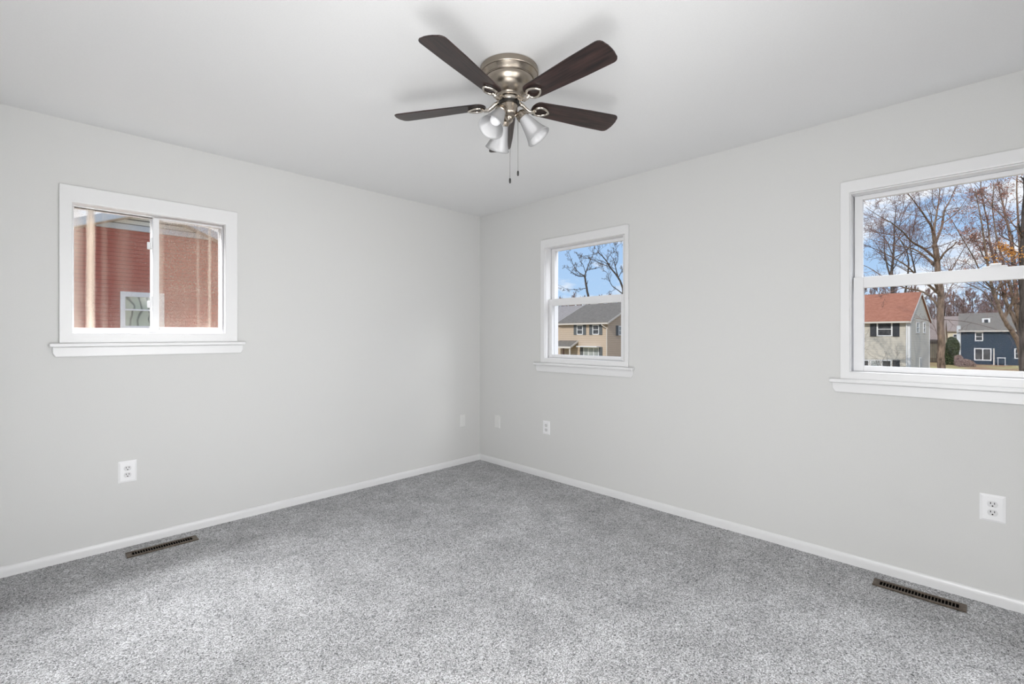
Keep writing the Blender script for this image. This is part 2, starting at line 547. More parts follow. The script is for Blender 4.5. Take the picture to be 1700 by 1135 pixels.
def stool_and_apron(win, side, s0, s1, top, low):
    bm = bmesh.new(); wbox(bm, side, s0, s1, 0.0, 0.042, top - 0.021, top)
    build('window_sill', bm, M['trim'], win, bevel=0.006, seg=3)
    bm = bmesh.new()
    i = 0.012
    pts = [(s0 + i, top - 0.021), (s1 - i, top - 0.021), (s1 - i, low + 0.022), (s1 - i - 0.012, low), (s0 + i + 0.012, low), (s0 + i, low + 0.022)]
    if side == 'L': prism(bm, [(s, 0, z) for s, z in pts], (0, -0.016, 0))
    else: prism(bm, [(0, s, z) for s, z in pts], (-0.016, 0, 0))
    build('apron', bm, M['trim'], win, bevel=0.004)

def casing(win, side, o, i, sill):
    """outer (s0,s1,z1) and inner (s0,s1,z0,z1) edges of the flat painted casing, one continuous ring"""
    bm = bmesh.new()
    def P(a, n, c): return (a, -n, c) if side == 'L' else (-n, a, c)
    O = [(o[0], sill), (o[1], sill), (o[1], o[2]), (o[0], o[2])]
    I = [(i[0], i[2]), (i[1], i[2]), (i[1], i[3]), (i[0], i[3])]
    vs = {}
    for nm, ring in (('o', O), ('i', I)):
        for n_ in (0.0, 0.018):
            vs[nm, n_] = [bm.verts.new(P(a, n_, c)) for a, c in ring]
    for k in range(4):
        j = (k + 1) % 4
        bm.faces.new((vs['o', 0.018][k], vs['o', 0.018][j], vs['i', 0.018][j], vs['i', 0.018][k]))
        bm.faces.new((vs['o', 0.0][k], vs['o', 0.0][j], vs['i', 0.0][j], vs['i', 0.0][k]))
        bm.faces.new((vs['o', 0.0][k], vs['o', 0.0][j], vs['o', 0.018][j], vs['o', 0.018][k]))
        bm.faces.new((vs['i', 0.0][k], vs['i', 0.0][j], vs['i', 0.018][j], vs['i', 0.018][k]))
    build('casing', bm, M['trim'], win, bevel=0.004, seg=3)

def pane(win, side, s0, s1, n, z0, z1, m, name='pane'):
    bm = bmesh.new(); wbox(bm, side, s0, s1, n, n - 0.004, z0, z1)
    return build(name, bm, m, win)

# --- window 1, horizontal slider in the left wall
w1 = empty('window_1', (-2.62, 0, 1.204), kind='structure')
casing(w1, 'L', (-3.055, -2.185, 2.079), (-3.002, -2.257, 1.262, 1.985), 1.204)
stool_and_apron(w1, 'L', -3.093, -2.140, 1.204, 1.128)
bm = bmesh.new()
wring(bm, 'L', -3.008, -2.250, 1.255, 1.992, 0.008, 0.0, -0.155)
wring(bm, 'L', -3.000, -2.258, 1.263, 1.984, 0.004, -0.075, -0.15, wb=0.022, wt=0.004)
build('window_frame', bm, M['vinyl'], w1, bevel=0.001)
bm = bmesh.new()                                              # outer fixed sash, left
wring(bm, 'L', -2.996, -2.600, 1.268, 1.986, 0.004, -0.085, -0.115, wb=0.022, wt=0.006, wr=0.030)
fs = build('fixed_sash', bm, M['vinyl'], w1, bevel=0.002)
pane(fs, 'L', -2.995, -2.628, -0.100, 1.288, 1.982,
     glass('dirty_glass_reflection', streaks([(-2.921 + 2.62, 0.024, 0.60), (-2.985 + 2.62, 0.045, 0.18), (-2.86 + 2.62, 0.02, 0.07), (-2.77 + 2.62, 0.05, 0.05)], 2.0, 0.02)))  # strongest band is a blurred reflection painted into the glass
bm = bmesh.new()                                              # inner sliding sash, right
wring(bm, 'L', -2.638, -2.262, 1.282, 1.972, 0.006, -0.030, -0.062, wl=0.031, wr=0.004, wb=0.016, wt=0.007)
ss = build('sliding_sash', bm, M['vinyl'], w1, bevel=0.002)
pane(ss, 'L', -2.612, -2.264, -0.046, 1.290, 1.968,
     glass('spotted_glass', streaks([(-2.335 + 2.62, 0.012, 0.30), (-2.40 + 2.62, 0.012, 0.12), (-2.60 + 2.62, 0.025, 0.16)], 3.0, 0.03)))
for z in (1.815, 1.455):
    bm = bmesh.new()
    wbox(bm, 'L', -2.648, -2.636, -0.040, -0.075, z - 0.035, z + 0.035)
    wbox(bm, 'L', -2.664, -2.645, -0.048, -0.060, z - 0.038, z + 0.006)
    build('latch', bm, M['vinyl'], ss, bevel=0.004, seg=3)
bm = bmesh.new()
wring(bm, 'L', -2.640, -2.262, 1.286, 1.978, 0.010, -0.122, -0.130, wb=0.006, wt=0.005, wr=0.004)
sf = build('screen_frame', bm, M['vinyl'], w1)
pane(sf, 'L', -2.632, -2.266, -0.125, 1.290, 1.974, insect_screen(), 'insect_screen')

# --- windows 2 and 3, double hung in the right wall
def double_hung(idx, o, i, hole, s_stile_hi, s_stile_lo):
    """o outer casing (s0,s1,top), i inner casing edge, hole = opening in the wall; s_stile_* widths of the stiles"""
    w = empty('window_%d' % idx, (0, (hole[0] + hole[1]) / 2, 1.01), kind='structure')
    casing(w, 'R', o, (i[0], i[1], 1.050, i[3]), 1.008)
    h0, h1 = hole[0], hole[1]
    bm = bmesh.new()
    wring(bm, 'R', h0, h1, hole[2], hole[3], 0.006, 0.004, -0.150)
    wring(bm, 'R', h0 + 0.006, h1 - 0.006, hole[2] + 0.006, hole[3] - 0.006, 0.012, -0.100, -0.150, wb=0.012, wt=0.010)
    build('window_frame', bm, M['vinyl'], w, bevel=0.001)
    a, b = h0 + 0.0105, h1 - 0.0105
    bm = bmesh.new()
    wring(bm, 'R', a, b, 1.530, hole[3] - 0.007, s_stile_hi, -0.066, -0.094, wb=0.036, wt=0.024)
    up = build('upper_sash', bm, M['vinyl'], w, bevel=0.002)
    pane(up, 'R', a + 0.02, b - 0.02, -0.082, 1.545, hole[3] - 0.02, M['glass'])
    bm = bmesh.new()
    wring(bm, 'R', a, b, 1.052, 1.564, s_stile_lo, -0.030, -0.060, wb=0.030, wt=0.060)
    lo = build('lower_sash', bm, M['vinyl'], w, bevel=0.002)
    pane(lo, 'R', a + 0.02, b - 0.02, -0.047, 1.070, 1.520, M['glass'])
    return w, up, lo, a, b
w2, up2, lo2, a2, b2 = double_hung(2, (-1.700, -0.826, 2.082), (-1.672, -0.873, 0, 2.012), W2, 0.036, 0.034)
stool_and_apron(w2, 'R', -1.748, -0.758, 1.008, 0.930)
w3, up3, lo3, a3, b3 = double_hung(3, (-4.000, -3.0235, 2.087), (-3.955, -3.068, 0, 2.022), W3, 0.036, 0.045)
stool_and_apron(w3, 'R', -4.060, -2.975, 1.010, 0.935)
bm = bmesh.new()                                              # lock on the meeting rail of window 3
wbox(bm, 'R', -3.66, -3.575, -0.030, -0.064, 1.560, 1.572)
wbox(bm, 'R', -3.64, -3.60, -0.036, -0.060, 1.570, 1.584)
build('sash_lock', bm, M['vinyl'], lo3, bevel=0.004)

# ------------------------------------------------------------------ wall outlets
def wall_disc(bm, side, s, z, r, n0, n1, sides=20, flat=0.0):
    pts = []
    for k in range(sides):
        a = 2 * pi * k / sides
        ds, dz = r * cos(a), max(-r + flat, min(r - flat, r * sin(a)))
        pts.append((s + ds, z + dz))
    if side == 'L': prism(bm, [(p[0], -n0, p[1]) for p in pts], (0, -(n1 - n0), 0))
    else: prism(bm, [(-n0, p[0], p[1]) for p in pts], (-(n1 - n0), 0, 0))

def pyramid_plate(side, s, z, w, h, m, parent, n1=0.0065, edge=0.010, name='cover_plate'):
    bm = bmesh.new()
    def P(a, n, c): return (a, -n, c) if side == 'L' else (-n, a, c)
    lv = [(w / 2, h / 2, 0.0), (w / 2, h / 2, 0.0022), (w / 2 - edge, h / 2 - edge, n1)]
    rings = []
    for a, b, n in lv:
        rings.append([bm.verts.new(P(s + sx * a, n, z + sz * b)) for sx, sz in ((-1, -1), (1, -1), (1, 1), (-1, 1))])
    for r0, r1 in zip(rings, rings[1:]):
        for k in range(4): bm.faces.new((r0[k], r0[(k + 1) % 4], r1[(k + 1) % 4], r1[k]))
    bm.faces.new(rings[0][::-1]); bm.faces.new(rings[-1])
    return build(name, bm, m, parent, bevel=0.0008)

def outlet(side, s, z, label, w=0.086, h=0.126):
    loc = (s, 0, z) if side == 'L' else (0, s, z)
    t = empty('wall_outlet', loc, label=label, cat='outlet', group='white duplex outlets')
    pyramid_plate(side, s, z, w, h, M['plate'], t)
    for dz in (0.0195, -0.0195):
        bm = bmesh.new(); wall_disc(bm, side, s, z + dz, 0.0175, 0.004, 0.0085, 24, 0.0035)
        so = build('socket', bm, M['socket'], t, bevel=0.0008)
        bm = bmesh.new()
        wbox(bm, side, s - 0.0078, s - 0.0052, 0.0085, 0.0089, z + dz + 0.0005, z + dz + 0.0090)
        wbox(bm, side, s + 0.0052, s + 0.0078, 0.0085, 0.0089, z + dz + 0.0005, z + dz + 0.0090)
        wall_disc(bm, side, s, z + dz - 0.0075, 0.0030, 0.0085, 0.0089, 12)
        build('slot_shade', bm, M['dark'], so)
    bm = bmesh.new(); wall_disc(bm, side, s, z, 0.0030, 0.006, 0.0078, 14)
    build('screw', bm, M['plate'], t)
    return t
outlet('L', -2.763, 0.443, 'white duplex power outlet on the left wall above the floor register')
outlet('R', -0.883, 0.441, 'white duplex power outlet on the right wall beneath the small window', 0.080, 0.118)
outlet('R', -3.610, 0.445, 'white duplex power outlet at the right edge below the large window')

t = empty('cable_jack_plate', (-0.228, 0, 0.417), label='wall-coloured jack plate on the left wall beside the corner', cat='wall plate')
pyramid_plate('L', -0.228, 0.417, 0.066, 0.120, M['plate_painted'], t, n1=0.006, edge=0.005)
bm = bmesh.new()
for r in range(3):
    for c in (-1, 1):
        wbox(bm, 'L', -0.228 + c * 0.011 - 0.007, -0.228 + c * 0.011 + 0.007, 0.0055, 0.0075, 0.417 - 0.042 + r * 0.028, 0.417 - 0.022 + r * 0.028)
build('jack_insert', bm, M['plate_painted'], t, bevel=0.001)
t = empty('blank_plate', (0, -0.261, 0.413), label='plain wall-coloured cover plate on the right wall beside the corner', cat='wall plate')
pyramid_plate('R', -0.261, 0.413, 0.070, 0.120, M['plate_painted'], t, n1=0.012, edge=0.004)
bm = bmesh.new()
wall_disc(bm, 'R', -0.261, 0.413 + 0.03, 0.003, 0.0115, 0.0130, 12)
build('screw', bm, M['plate_painted'], t)
bm = bmesh.new(); wall_disc(bm, 'R', -0.261, 0.413 - 0.03, 0.003, 0.0115, 0.0130, 12)
build('screw', bm, M['plate_painted'], t)

# ------------------------------------------------------------------ floor registers
def register(cx, cy, along, label):
    t = empty('floor_register', (cx, cy, 0), label=label, cat='vent', group='brown floor registers')
    Lh, Wh, n = 0.170, 0.040, 24
    def rb(bm, a0, a1, b0, b1, z0, z1):
        if along == 'x': box(bm, cx + a0, cx + a1, cy + b0, cy + b1, z0, z1)
        else: box(bm, cx + b0, cx + b1, cy + a0, cy + a1, z0, z1)
    bm = bmesh.new()
    e = 0.026; wi = 0.024
    rb(bm, -Lh, Lh, -Wh, -wi, 0.002, 0.008); rb(bm, -Lh, Lh, wi, Wh, 0.002, 0.008)
    rb(bm, -Lh, -Lh + e, -wi, wi, 0.002, 0.008); rb(bm, Lh - e, Lh, -wi, wi, 0.002, 0.008)
    span = 2 * (Lh - e)
    for k in range(1, n):
        a = -Lh + e + span * k / n
        rb(bm, a - 0.0017, a + 0.0017, -wi, wi, 0.003, 0.0072)
    build('grille', bm, M['bronze'], t, bevel=0.0012, seg=1)
    bm = bmesh.new(); rb(bm, -Lh + e * 0.8, Lh - e * 0.8, -wi - 0.002, wi + 0.002, 0.0, 0.0022)  # black sheet standing in for the shade of the duct
    build('duct_shade', bm, M['dark'], t)
    bm = bmesh.new(); rb(bm, -Lh + 0.020, -Lh + 0.026, -0.010, 0.010, 0.007, 0.011)
    build('damper_lever', bm, M['bronze'], t, bevel=0.001)
register(-2.615, -0.160, 'x', 'long brown slotted floor register in the carpet along the left wall')
register(-0.149, -3.357, 'y', 'long brown slotted floor register in the carpet along the right wall')

# ------------------------------------------------------------------ ceiling fan
FX, FY = -1.636, -2.072
fan = empty('ceiling_fan', (FX, FY, H), label='brushed nickel hugger ceiling fan with five dark walnut blades and a light kit', cat='ceiling fan')
C0 = (FX, FY, 0)
def fl(name, prof, m, sides=72, parent=None):
    bm = bmesh.new(); lathe(bm, prof, C0, sides=sides)
    return build(name, bm, m, parent or fan, smooth=True, autosmooth=35)
fl('motor_housing', [(0, 2.4395), (0.126, 2.4395), (0.131, 2.437), (0.1325, 2.425), (0.1325, 2.414), (0.1305, 2.411), (0.1265, 2.4105), (0.1250, 2.409), (0.1145, 2.392), (0.1150, 2.3895), (0.1135, 2.3875),
                     (0.1095, 2.3865), (0.1075, 2.378), (0.101, 2.361), (0.090, 2.347), (0.074, 2.335), (0.060, 2.328), (0.0525, 2.324), (0.050, 2.318), (0.0495, 2.313), (0.047, 2.311), (0, 2.311)], M['nickel'])
fl('rotor_gap', [(0.043, 2.312), (0.043, 2.304)], M['blackmetal'])
fl('hub_ring', [(0, 2.305), (0.050, 2.305), (0.053, 2.302), (0.053, 2.294), (0.050, 2.291), (0, 2.291)], M['polished'])
fl('lower_gap', [(0.046, 2.292), (0.046, 2.282), (0.0, 2.282)], M['blackmetal'])
fl('light_kit_body', [(0, 2.286), (0.036, 2.286), (0.0385, 2.283), (0.0385, 2.243), (0.037, 2.238), (0.031, 2.233), (0.024, 2.229), (0.019, 2.226), (0.0175, 2.218), (0.013, 2.213), (0.008, 2.208), (0.0, 2.206)], M['nickel'])

BASE = radians(23.0 - 45.0)
ZB = 2.289
for k in range(5):
    ang = BASE + k * radians(72) + radians((-1.0, 1.0, -2.0, 0.5, 1.8)[k])
    er = Vector((cos(ang), sin(ang), 0)); et = Vector((-sin(ang), cos(ang), 0))
    pit = radians(-11.5)
    ep = (et * cos(pit) + Vector((0, 0, 1)) * sin(pit)).normalized(); en = er.cross(ep).normalized()
    c = Vector((FX, FY, ZB))
    # outline of the blade (r, t)
    out = []
    r0, r1, w0, w1 = 0.112, 0.552, 0.046, 0.062
    for j in range(9):                                         # rounded root
        a = pi / 2 + pi * j / 8
        out.append((r0 + 0.030 + 0.030 * cos(a), w0 * sin(a)))
    cr_ = 0.026
    out.append((r1 - 0.16, -w1 + 0.003))
    for j in range(5):
        a = -pi / 2 + (pi / 2) * j / 4
        out.append((r1 - cr_ - 0.004 + cr_ * cos(a), -w1 + cr_ + cr_ * sin(a)))
    out.append((r1, -0.02)); out.append((r1 + 0.001, 0.0)); out.append((r1, 0.02))
    for j in range(5):
        a = (pi / 2) * j / 4
        out.append((r1 - cr_ - 0.004 + cr_ * cos(a), w1 - cr_ + cr_ * sin(a)))
    out.append((r1 - 0.16, w1 - 0.003))
    bm = bmesh.new()
    uvl = bm.loops.layers.uv.new('UVMap')
    th = 0.0055
    lo = [bm.verts.new(c + er * r + ep * t_ + en * (-th / 2)) for r, t_ in out]
    hi = [bm.verts.new(c + er * r + ep * t_ + en * (th / 2)) for r, t_ in out]
    n = len(out)
    fs_ = [bm.faces.new(lo[::-1]), bm.faces.new(hi)]
    for i in range(n):
        fs_.append(bm.faces.new((lo[i], lo[(i + 1) % n], hi[(i + 1) % n], hi[i])))
    for f in bm.faces:
        for lp in f.loops:
            q = lp.vert.co - c
            lp[uvl].uv = (q.dot(er) + k * 1.7, q.dot(ep))
    b = build('blade', bm, M['blade'], fan, bevel=0.0012)
    # blade iron: curved arm with an open leaf-shaped loop screwed under the blade
    bm = bmesh.new()
    off = -th / 2 - 0.009
    arm = [(0.048, 0.0, 2.297), (0.066, 0.0, 2.292), (0.082, 0.0, 2.279), (0.098, 0.0, 2.270), (0.114, 0.0, 2.271), (0.128, 0.0, ZB + off)]
    pts = []
    for r, t_, z in arm:
        pts.append(Vector((FX, FY, z)) + er * r)
    tube(bm, pts, [0.0100, 0.0095, 0.0090, 0.0090, 0.0090, 0.0080], 10)
    loop = []
    NL = 26
    for j in range(NL):
        a = 2 * pi * j / NL
        uu = (1 - cos(a)) / 2
        rr = 0.124 + 0.070 * uu
        tt = 0.064 * uu ** 0.5 * (1 - uu) ** 0.80 * (1 if sin(a) >= 0 else -1)
        loop.append(c + er * rr + ep * tt + en * off)
    tube(bm, loop, 0.0060, 8, closed=True)
    for rr, tt in ((0.128, 0.0),):
        lathe(bm, [(0.0, -0.004), (0.006, -0.003), (0.007, 0.002)], c + er * rr + ep * tt + en * (off - 0.003), axis=en, sides=12)
    build('blade_iron', bm, M['polished'], b, smooth=True)

def camdir(deg):   # direction in the frame right / forward of the camera
    a = radians(deg - 45)
    return Vector((cos(a), sin(a), 0))
for deg in (-125, -5, 115):
    e = camdir(deg)
    tilt = radians(37)
    ax = (e * sin(tilt) - Vector((0, 0, 1)) * cos(tilt)).normalized()
    neck = Vector((FX, FY, 2.238)) + e * 0.054
    bm = bmesh.new()
    tube(bm, [Vector((FX, FY, 2.232)) + e * 0.018, Vector((FX, FY, 2.236)) + e * 0.034, neck + e * -0.006 + Vector((0, 0, 0.008)), neck], [0.008, 0.008, 0.008, 0.010], 12)
    build('lamp_arm', bm, M['nickel'], fan, smooth=True)
    bm = bmesh.new()
    lathe(bm, [(0.0, -0.012), (0.016, -0.012), (0.024, -0.006), (0.0275, 0.004), (0.0275, 0.020), (0.025, 0.022)], neck, axis=ax, sides=32)
    build('shade_holder', bm, M['nickel'], fan, smooth=True, autosmooth=35)
    prof = [(0.021, 0.008), (0.0235, 0.020), (0.028, 0.038), (0.033, 0.058), (0.038, 0.080), (0.0445, 0.102), (0.0525, 0.122), (0.0575, 0.132), (0.0565, 0.1335), (0.0505, 0.122), (0.0425, 0.102), (0.036, 0.080), (0.031, 0.058), (0.026, 0.038), (0.0215, 0.020), (0.019, 0.008)]
    bm = bmesh.new(); lathe(bm, prof, neck, axis=ax, sides=48)
    sh = build('lamp_shade', bm, M['frosted'], fan, smooth=True)
    bm = bmesh.new()
    lathe(bm, [(0.0, 0.010), (0.012, 0.012), (0.013, 0.035), (0.016, 0.045), (0.023, 0.060), (0.0255, 0.073), (0.023, 0.086), (0.014, 0.096), (0.0, 0.099)], neck, axis=ax, sides=24)
    build('bulb', bm, M['bulb'], sh, smooth=True)

for lat, dep, zt, zb in ((0.0045, -0.020, 2.222, 1.945), (0.040, -0.020, 2.222, 1.978)):
    q = Vector((FX, FY, 0)) + Vector((K, -K, 0)) * lat + Vector((K, K, 0)) * dep
    bm = bmesh.new()
    tube(bm, [(q.x, q.y, zt), (q.x, q.y, zb)], 0.0011, 6)
    nb = 60
    ch = build('pull_chain', bm, M['chain'], fan, smooth=True)
    bm = bmesh.new()
    lathe(bm, [(0, 0.012), (0.0022, 0.0115), (0.0040, 0.008), (0.0045, 0.003), (0.0045, -0.004), (0.0038, -0.010), (0.0, -0.0125)], (q.x, q.y, zb - 0.010), sides=16)
    build('chain_fob', bm, M['blackmetal'], ch, smooth=True)

# ================================================================== outdoors
GZ = -2.75                                                       # ground level below the bedroom floor

def lap_siding(name, color, pitch, dark=0.72, rough=0.7, var=0.05, thick=0.14):
    """horizontal lap boards: a saw-tooth bump and a thin shadow line painted under each board"""
    m = mat(name, color, rough, spec=0.3)
    N, Lk, P = nodes(m)
    t = N.new('ShaderNodeNewGeometry'); s = N.new('ShaderNodeSeparateXYZ')
    Lk(t.outputs['Position'], s.inputs['Vector'])
    z = math_node(N, Lk, 'FRACT', math_node(N, Lk, 'DIVIDE', math_node(N, Lk, 'ADD', s.outputs['Z'], 20.0), pitch))
    line = math_node(N, Lk, 'GREATER_THAN', z, thick)
    n = N.new('ShaderNodeTexNoise'); n.inputs['Scale'].default_value = 1.5; n.inputs['Detail'].default_value = 6
    Lk(t.outputs['Position'], n.inputs['Vector'])
    v = math_node(N, Lk, 'MULTIPLY_ADD', n.outputs['Fac'], var * 2, 1 - var)
    f = math_node(N, Lk, 'MULTIPLY', math_node(N, Lk, 'MULTIPLY_ADD', line, 1 - dark, dark), v)
    mxr = N.new('ShaderNodeMixRGB'); mxr.blend_type = 'MULTIPLY'; mxr.inputs['Fac'].default_value = 1
    mxr.inputs['Color1'].default_value = (*color, 1)
    cb = N.new('ShaderNodeCombineXYZ')
    for i in range(3): Lk(f, cb.inputs[i])
    Lk(cb.outputs[0], mxr.inputs['Color2'])
    Lk(mxr.outputs['Color'], P.inputs['Base Color'])
    b = N.new('ShaderNodeBump'); b.inputs['Strength'].default_value = 0.5; b.inputs['Distance'].default_value = 0.02
    Lk(math_node(N, Lk, 'SUBTRACT', 1.0, z), b.inputs['Height']); Lk(b.outputs['Normal'], P.inputs['Normal'])
    return m

def shingles(name, c0, c1):
    m = noise_color(mat(name, rough=0.9, spec=0.15), c0, c1, 3.0, lo=0.3, hi=0.7, detail=8, rough=0.75, coord='Object', stretch=(1, 1, 3))
    return m

M['red_siding'] = lap_siding('red_siding', (0.385, 0.088, 0.060), 0.105, 0.62)
M['white_siding'] = lap_siding('pale_siding', (0.585, 0.55, 0.475), 0.15, 0.74)
M['gable_siding'] = lap_siding('ivory_siding', (0.74, 0.73, 0.66), 0.135, 0.24, thick=0.26)
M['beige_siding'] = lap_siding('beige_siding', (0.52, 0.42, 0.32), 0.22, 0.80)
M['blue_siding'] = lap_siding('blue_siding', (0.024, 0.045, 0.073), 0.25, 0.80)
M['cream_siding'] = lap_siding('cream_siding', (0.62, 0.55, 0.40), 0.25, 0.85)
M['roof_red'] = shingles('russet_shingles', (0.30, 0.125, 0.08), (0.46, 0.215, 0.145))
M['roof_grey'] = shingles('grey_shingles', (0.150, 0.135, 0.115), (0.245, 0.222, 0.190))
M['roof_light'] = shingles('weathered_shingles', (0.26, 0.235, 0.215), (0.38, 0.35, 0.33))
M['roof_brown'] = shingles('brown_shingles', (0.24, 0.19, 0.165), (0.36, 0.30, 0.27))
M['out_white'] = mat('outdoor_white', (0.72, 0.73, 0.73), 0.5)
M['fascia'] = mat('fascia_paint', (0.55, 0.58, 0.60), 0.5)
M['gutter'] = mat('gutter_paint', (0.62, 0.58, 0.52), 0.5)
M['shutter'] = mat('charcoal_shutter', (0.035, 0.038, 0.045), 0.6)
M['shutter_grey'] = mat('slate_shutter', (0.105, 0.115, 0.12), 0.6)
M['outpane'] = noise_color(mat('dark_window_glass', rough=0.08), (0.025, 0.028, 0.033), (0.11, 0.115, 0.12), 1.3)
M['curtain_pane'] = noise_color(mat('curtained_window_glass', rough=0.1), (0.30, 0.33, 0.33), (0.42, 0.45, 0.44), 2.0)
M['fence'] = noise_color(mat('weathered_fence_wood', rough=0.9), (0.030, 0.026, 0.024), (0.075, 0.065, 0.058), 1.0, stretch=(9, 9, 0.8), bump=0.3)
M['porch'] = mat('porch_timber', (0.10, 0.06, 0.045), 0.7)

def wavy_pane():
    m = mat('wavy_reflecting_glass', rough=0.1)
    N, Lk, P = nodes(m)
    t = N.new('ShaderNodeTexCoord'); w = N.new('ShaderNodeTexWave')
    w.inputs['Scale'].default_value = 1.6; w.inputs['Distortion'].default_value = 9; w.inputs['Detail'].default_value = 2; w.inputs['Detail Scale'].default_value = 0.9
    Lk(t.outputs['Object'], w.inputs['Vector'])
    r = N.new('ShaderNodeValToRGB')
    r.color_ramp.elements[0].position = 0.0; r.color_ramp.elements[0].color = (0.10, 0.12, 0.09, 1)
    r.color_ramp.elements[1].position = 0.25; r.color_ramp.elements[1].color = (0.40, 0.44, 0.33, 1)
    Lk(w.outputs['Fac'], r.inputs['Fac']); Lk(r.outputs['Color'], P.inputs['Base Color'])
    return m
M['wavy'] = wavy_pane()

# ground
gm = mat('autumn_ground', rough=0.95, spec=0.1)
noise_color(gm, (0.36, 0.20, 0.12), (0.46, 0.40, 0.18), 0.22, lo=0.42, hi=0.58, detail=9, rough=0.7)
bm = bmesh.new(); box(bm, -60, 170, 1.2, 190, GZ - 0.2, GZ)
tag(build('ground_lawn', bm, gm), kind='structure')
bm = bmesh.new(); box(bm, 1.2, 170, -120, 1.2, GZ - 0.2, GZ)
tag(build('ground_yard', bm, gm), kind='structure')

class House:
    """plan frame: s along the long front from corner P, w from the front to the back, z up"""
    def __init__(self, P, A, B, thing):
        self.P = Vector((P[0], P[1], 0)); self.A = Vector((A[0], A[1], 0)).normalized(); self.B = Vector((B[0], B[1], 0)).normalized(); self.t = thing
    def w(self, s, w, z): return self.P + self.A * s + self.B * w + Vector((0, 0, z))
    def box(self, bm, s0, s1, w0, w1, z0, z1):
        a = [self.w(s0, w0, z0), self.w(s1, w0, z0), self.w(s1, w1, z0), self.w(s0, w1, z0)]
        prism(bm, a, (0, 0, z1 - z0))
    def hull(self, Ls, Wd, z0, ze, zr, m, name='wall'):
        bm = bmesh.new()
        prism(bm, [self.w(0, 0, z0), self.w(0, Wd, z0), self.w(0, Wd, ze), self.w(0, Wd / 2, zr), self.w(0, 0, ze)], self.A * Ls)
        return build(name, bm, m, self.t)
    def roof(self, Ls, Wd, ze, zr, ov, ove, m, th=0.16, name='roof'):
        """gabled roof; ov = overhang at the gables, ove = overhang at the eaves"""
        sl = (zr - ze) / (Wd / 2)
        bm = bmesh.new()
        for q in (0, 1):
            if q == 0: pr = [(-ove, ze - sl * ove), (Wd / 2, zr), (Wd / 2, zr + th), (-ove, ze - sl * ove + th)]
            else: pr = [(Wd + ove, ze - sl * ove), (Wd / 2, zr), (Wd / 2, zr + th), (Wd + ove, ze - sl * ove + th)]
            prism(bm, [self.w(-ov, a, z) for a, z in pr], self.A * (Ls + 2 * ov))
        return build(name, bm, m, self.t)
    def rakes(self, Ls, Wd, ze, zr, ov, ove, m, wd=0.17, th=0.16, ends=(0,)):
        sl = (zr - ze) / (Wd / 2)
        for e in ends:
            s0 = -ov - 0.03 if e == 0 else Ls + ov
            for q in (0, 1):
                bm = bmesh.new()
                a, b = (-ove, Wd / 2) if q == 0 else (Wd + ove, Wd / 2)
                prism(bm, [self.w(s0, a, ze - sl * ove + th + 0.02), self.w(s0, b, zr + th + 0.02), self.w(s0, b, zr + th - wd), self.w(s0, a, ze - sl * ove + th - wd)], self.A * 0.03)
                build('rake_board', bm, m, self.t)
    def gutter(self, Ls, z, ov, ove, m, side=0, Wd=0):
        bm = bmesh.new()
        if side == 0: self.box(bm, -ov, Ls + ov, -ove - 0.12, -ove, z - 0.09, z + 0.06)
        else: self.box(bm, -ov, Ls + ov, Wd + ove, Wd + ove + 0.12, z - 0.09, z + 0.06)
        return build('gutter', bm, m, self.t)
    def window(self, face, a0, a1, z0, z1, trim=0.08, pane_m=None, shutters=0.0, sh_m=None, mid=True, mull=0, out=0.05, name='window'):
        """face 'front' (plane w=0, a=s) or 'end' (plane s=0, a=w)"""
        def bx(bm, x0, x1, d0, d1, c0, c1):
            if face == 'front': self.box(bm, x0, x1, -d1, -d0, c0, c1)
            else: self.box(bm, -d1, -d0, x0, x1, c0, c1)
        bm = bmesh.new()
        bx(bm, a0, a0 + trim, 0, out, z0, z1); bx(bm, a1 - trim, a1, 0, out, z0, z1)
        bx(bm, a0 + trim, a1 - trim, 0, out, z0, z0 + trim); bx(bm, a0 + trim, a1 - trim, 0, out, z1 - trim, z1)
        if mid: bx(bm, a0 + trim, a1 - trim, 0, out * 0.9, (z0 + z1) / 2 - trim * 0.3, (z0 + z1) / 2 + trim * 0.3)
        for k in range(mull):
            c = a0 + (a1 - a0) * (k + 1) / (mull + 1)
            bx(bm, c - trim * 0.45, c + trim * 0.45, 0, out * 0.85, z0 + trim, z1 - trim)
        f = build(name, bm, M['out_white'], self.t)
        bm = bmesh.new(); bx(bm, a0 + trim * 0.6, a1 - trim * 0.6, 0, 0.02, z0 + trim * 0.6, z1 - trim * 0.6)
        build('pane', bm, pane_m or M['outpane'], f)
        if shutters:
            for x0 in (a0 - shutters - 0.02, a1 + 0.02):
                bm = bmesh.new(); bx(bm, x0, x0 + shutters, 0, 0.05, z0 - 0.02, z1 + 0.02)
                build('shutter', bm, sh_m, self.t)
        return f
    def downspout(self, s, w, z0, z1, m, bend=None):
        bm = bmesh.new()
        pts = [self.w(s, w, z0), self.w(s, w, z1)]
        if bend: pts = [self.w(s, w, z0), self.w(s, w, z1 - 0.45), self.w(bend[0], bend[1], z1 - 0.12), self.w(bend[0], bend[1], z1)]
        tube(bm, pts, 0.055, 6)
        build('downspout', bm, m, self.t)

def W3D(lat, dep):  # direction given right / forward of the camera -> world
    return Vector((K * (lat + dep), K * (dep - lat), 0))

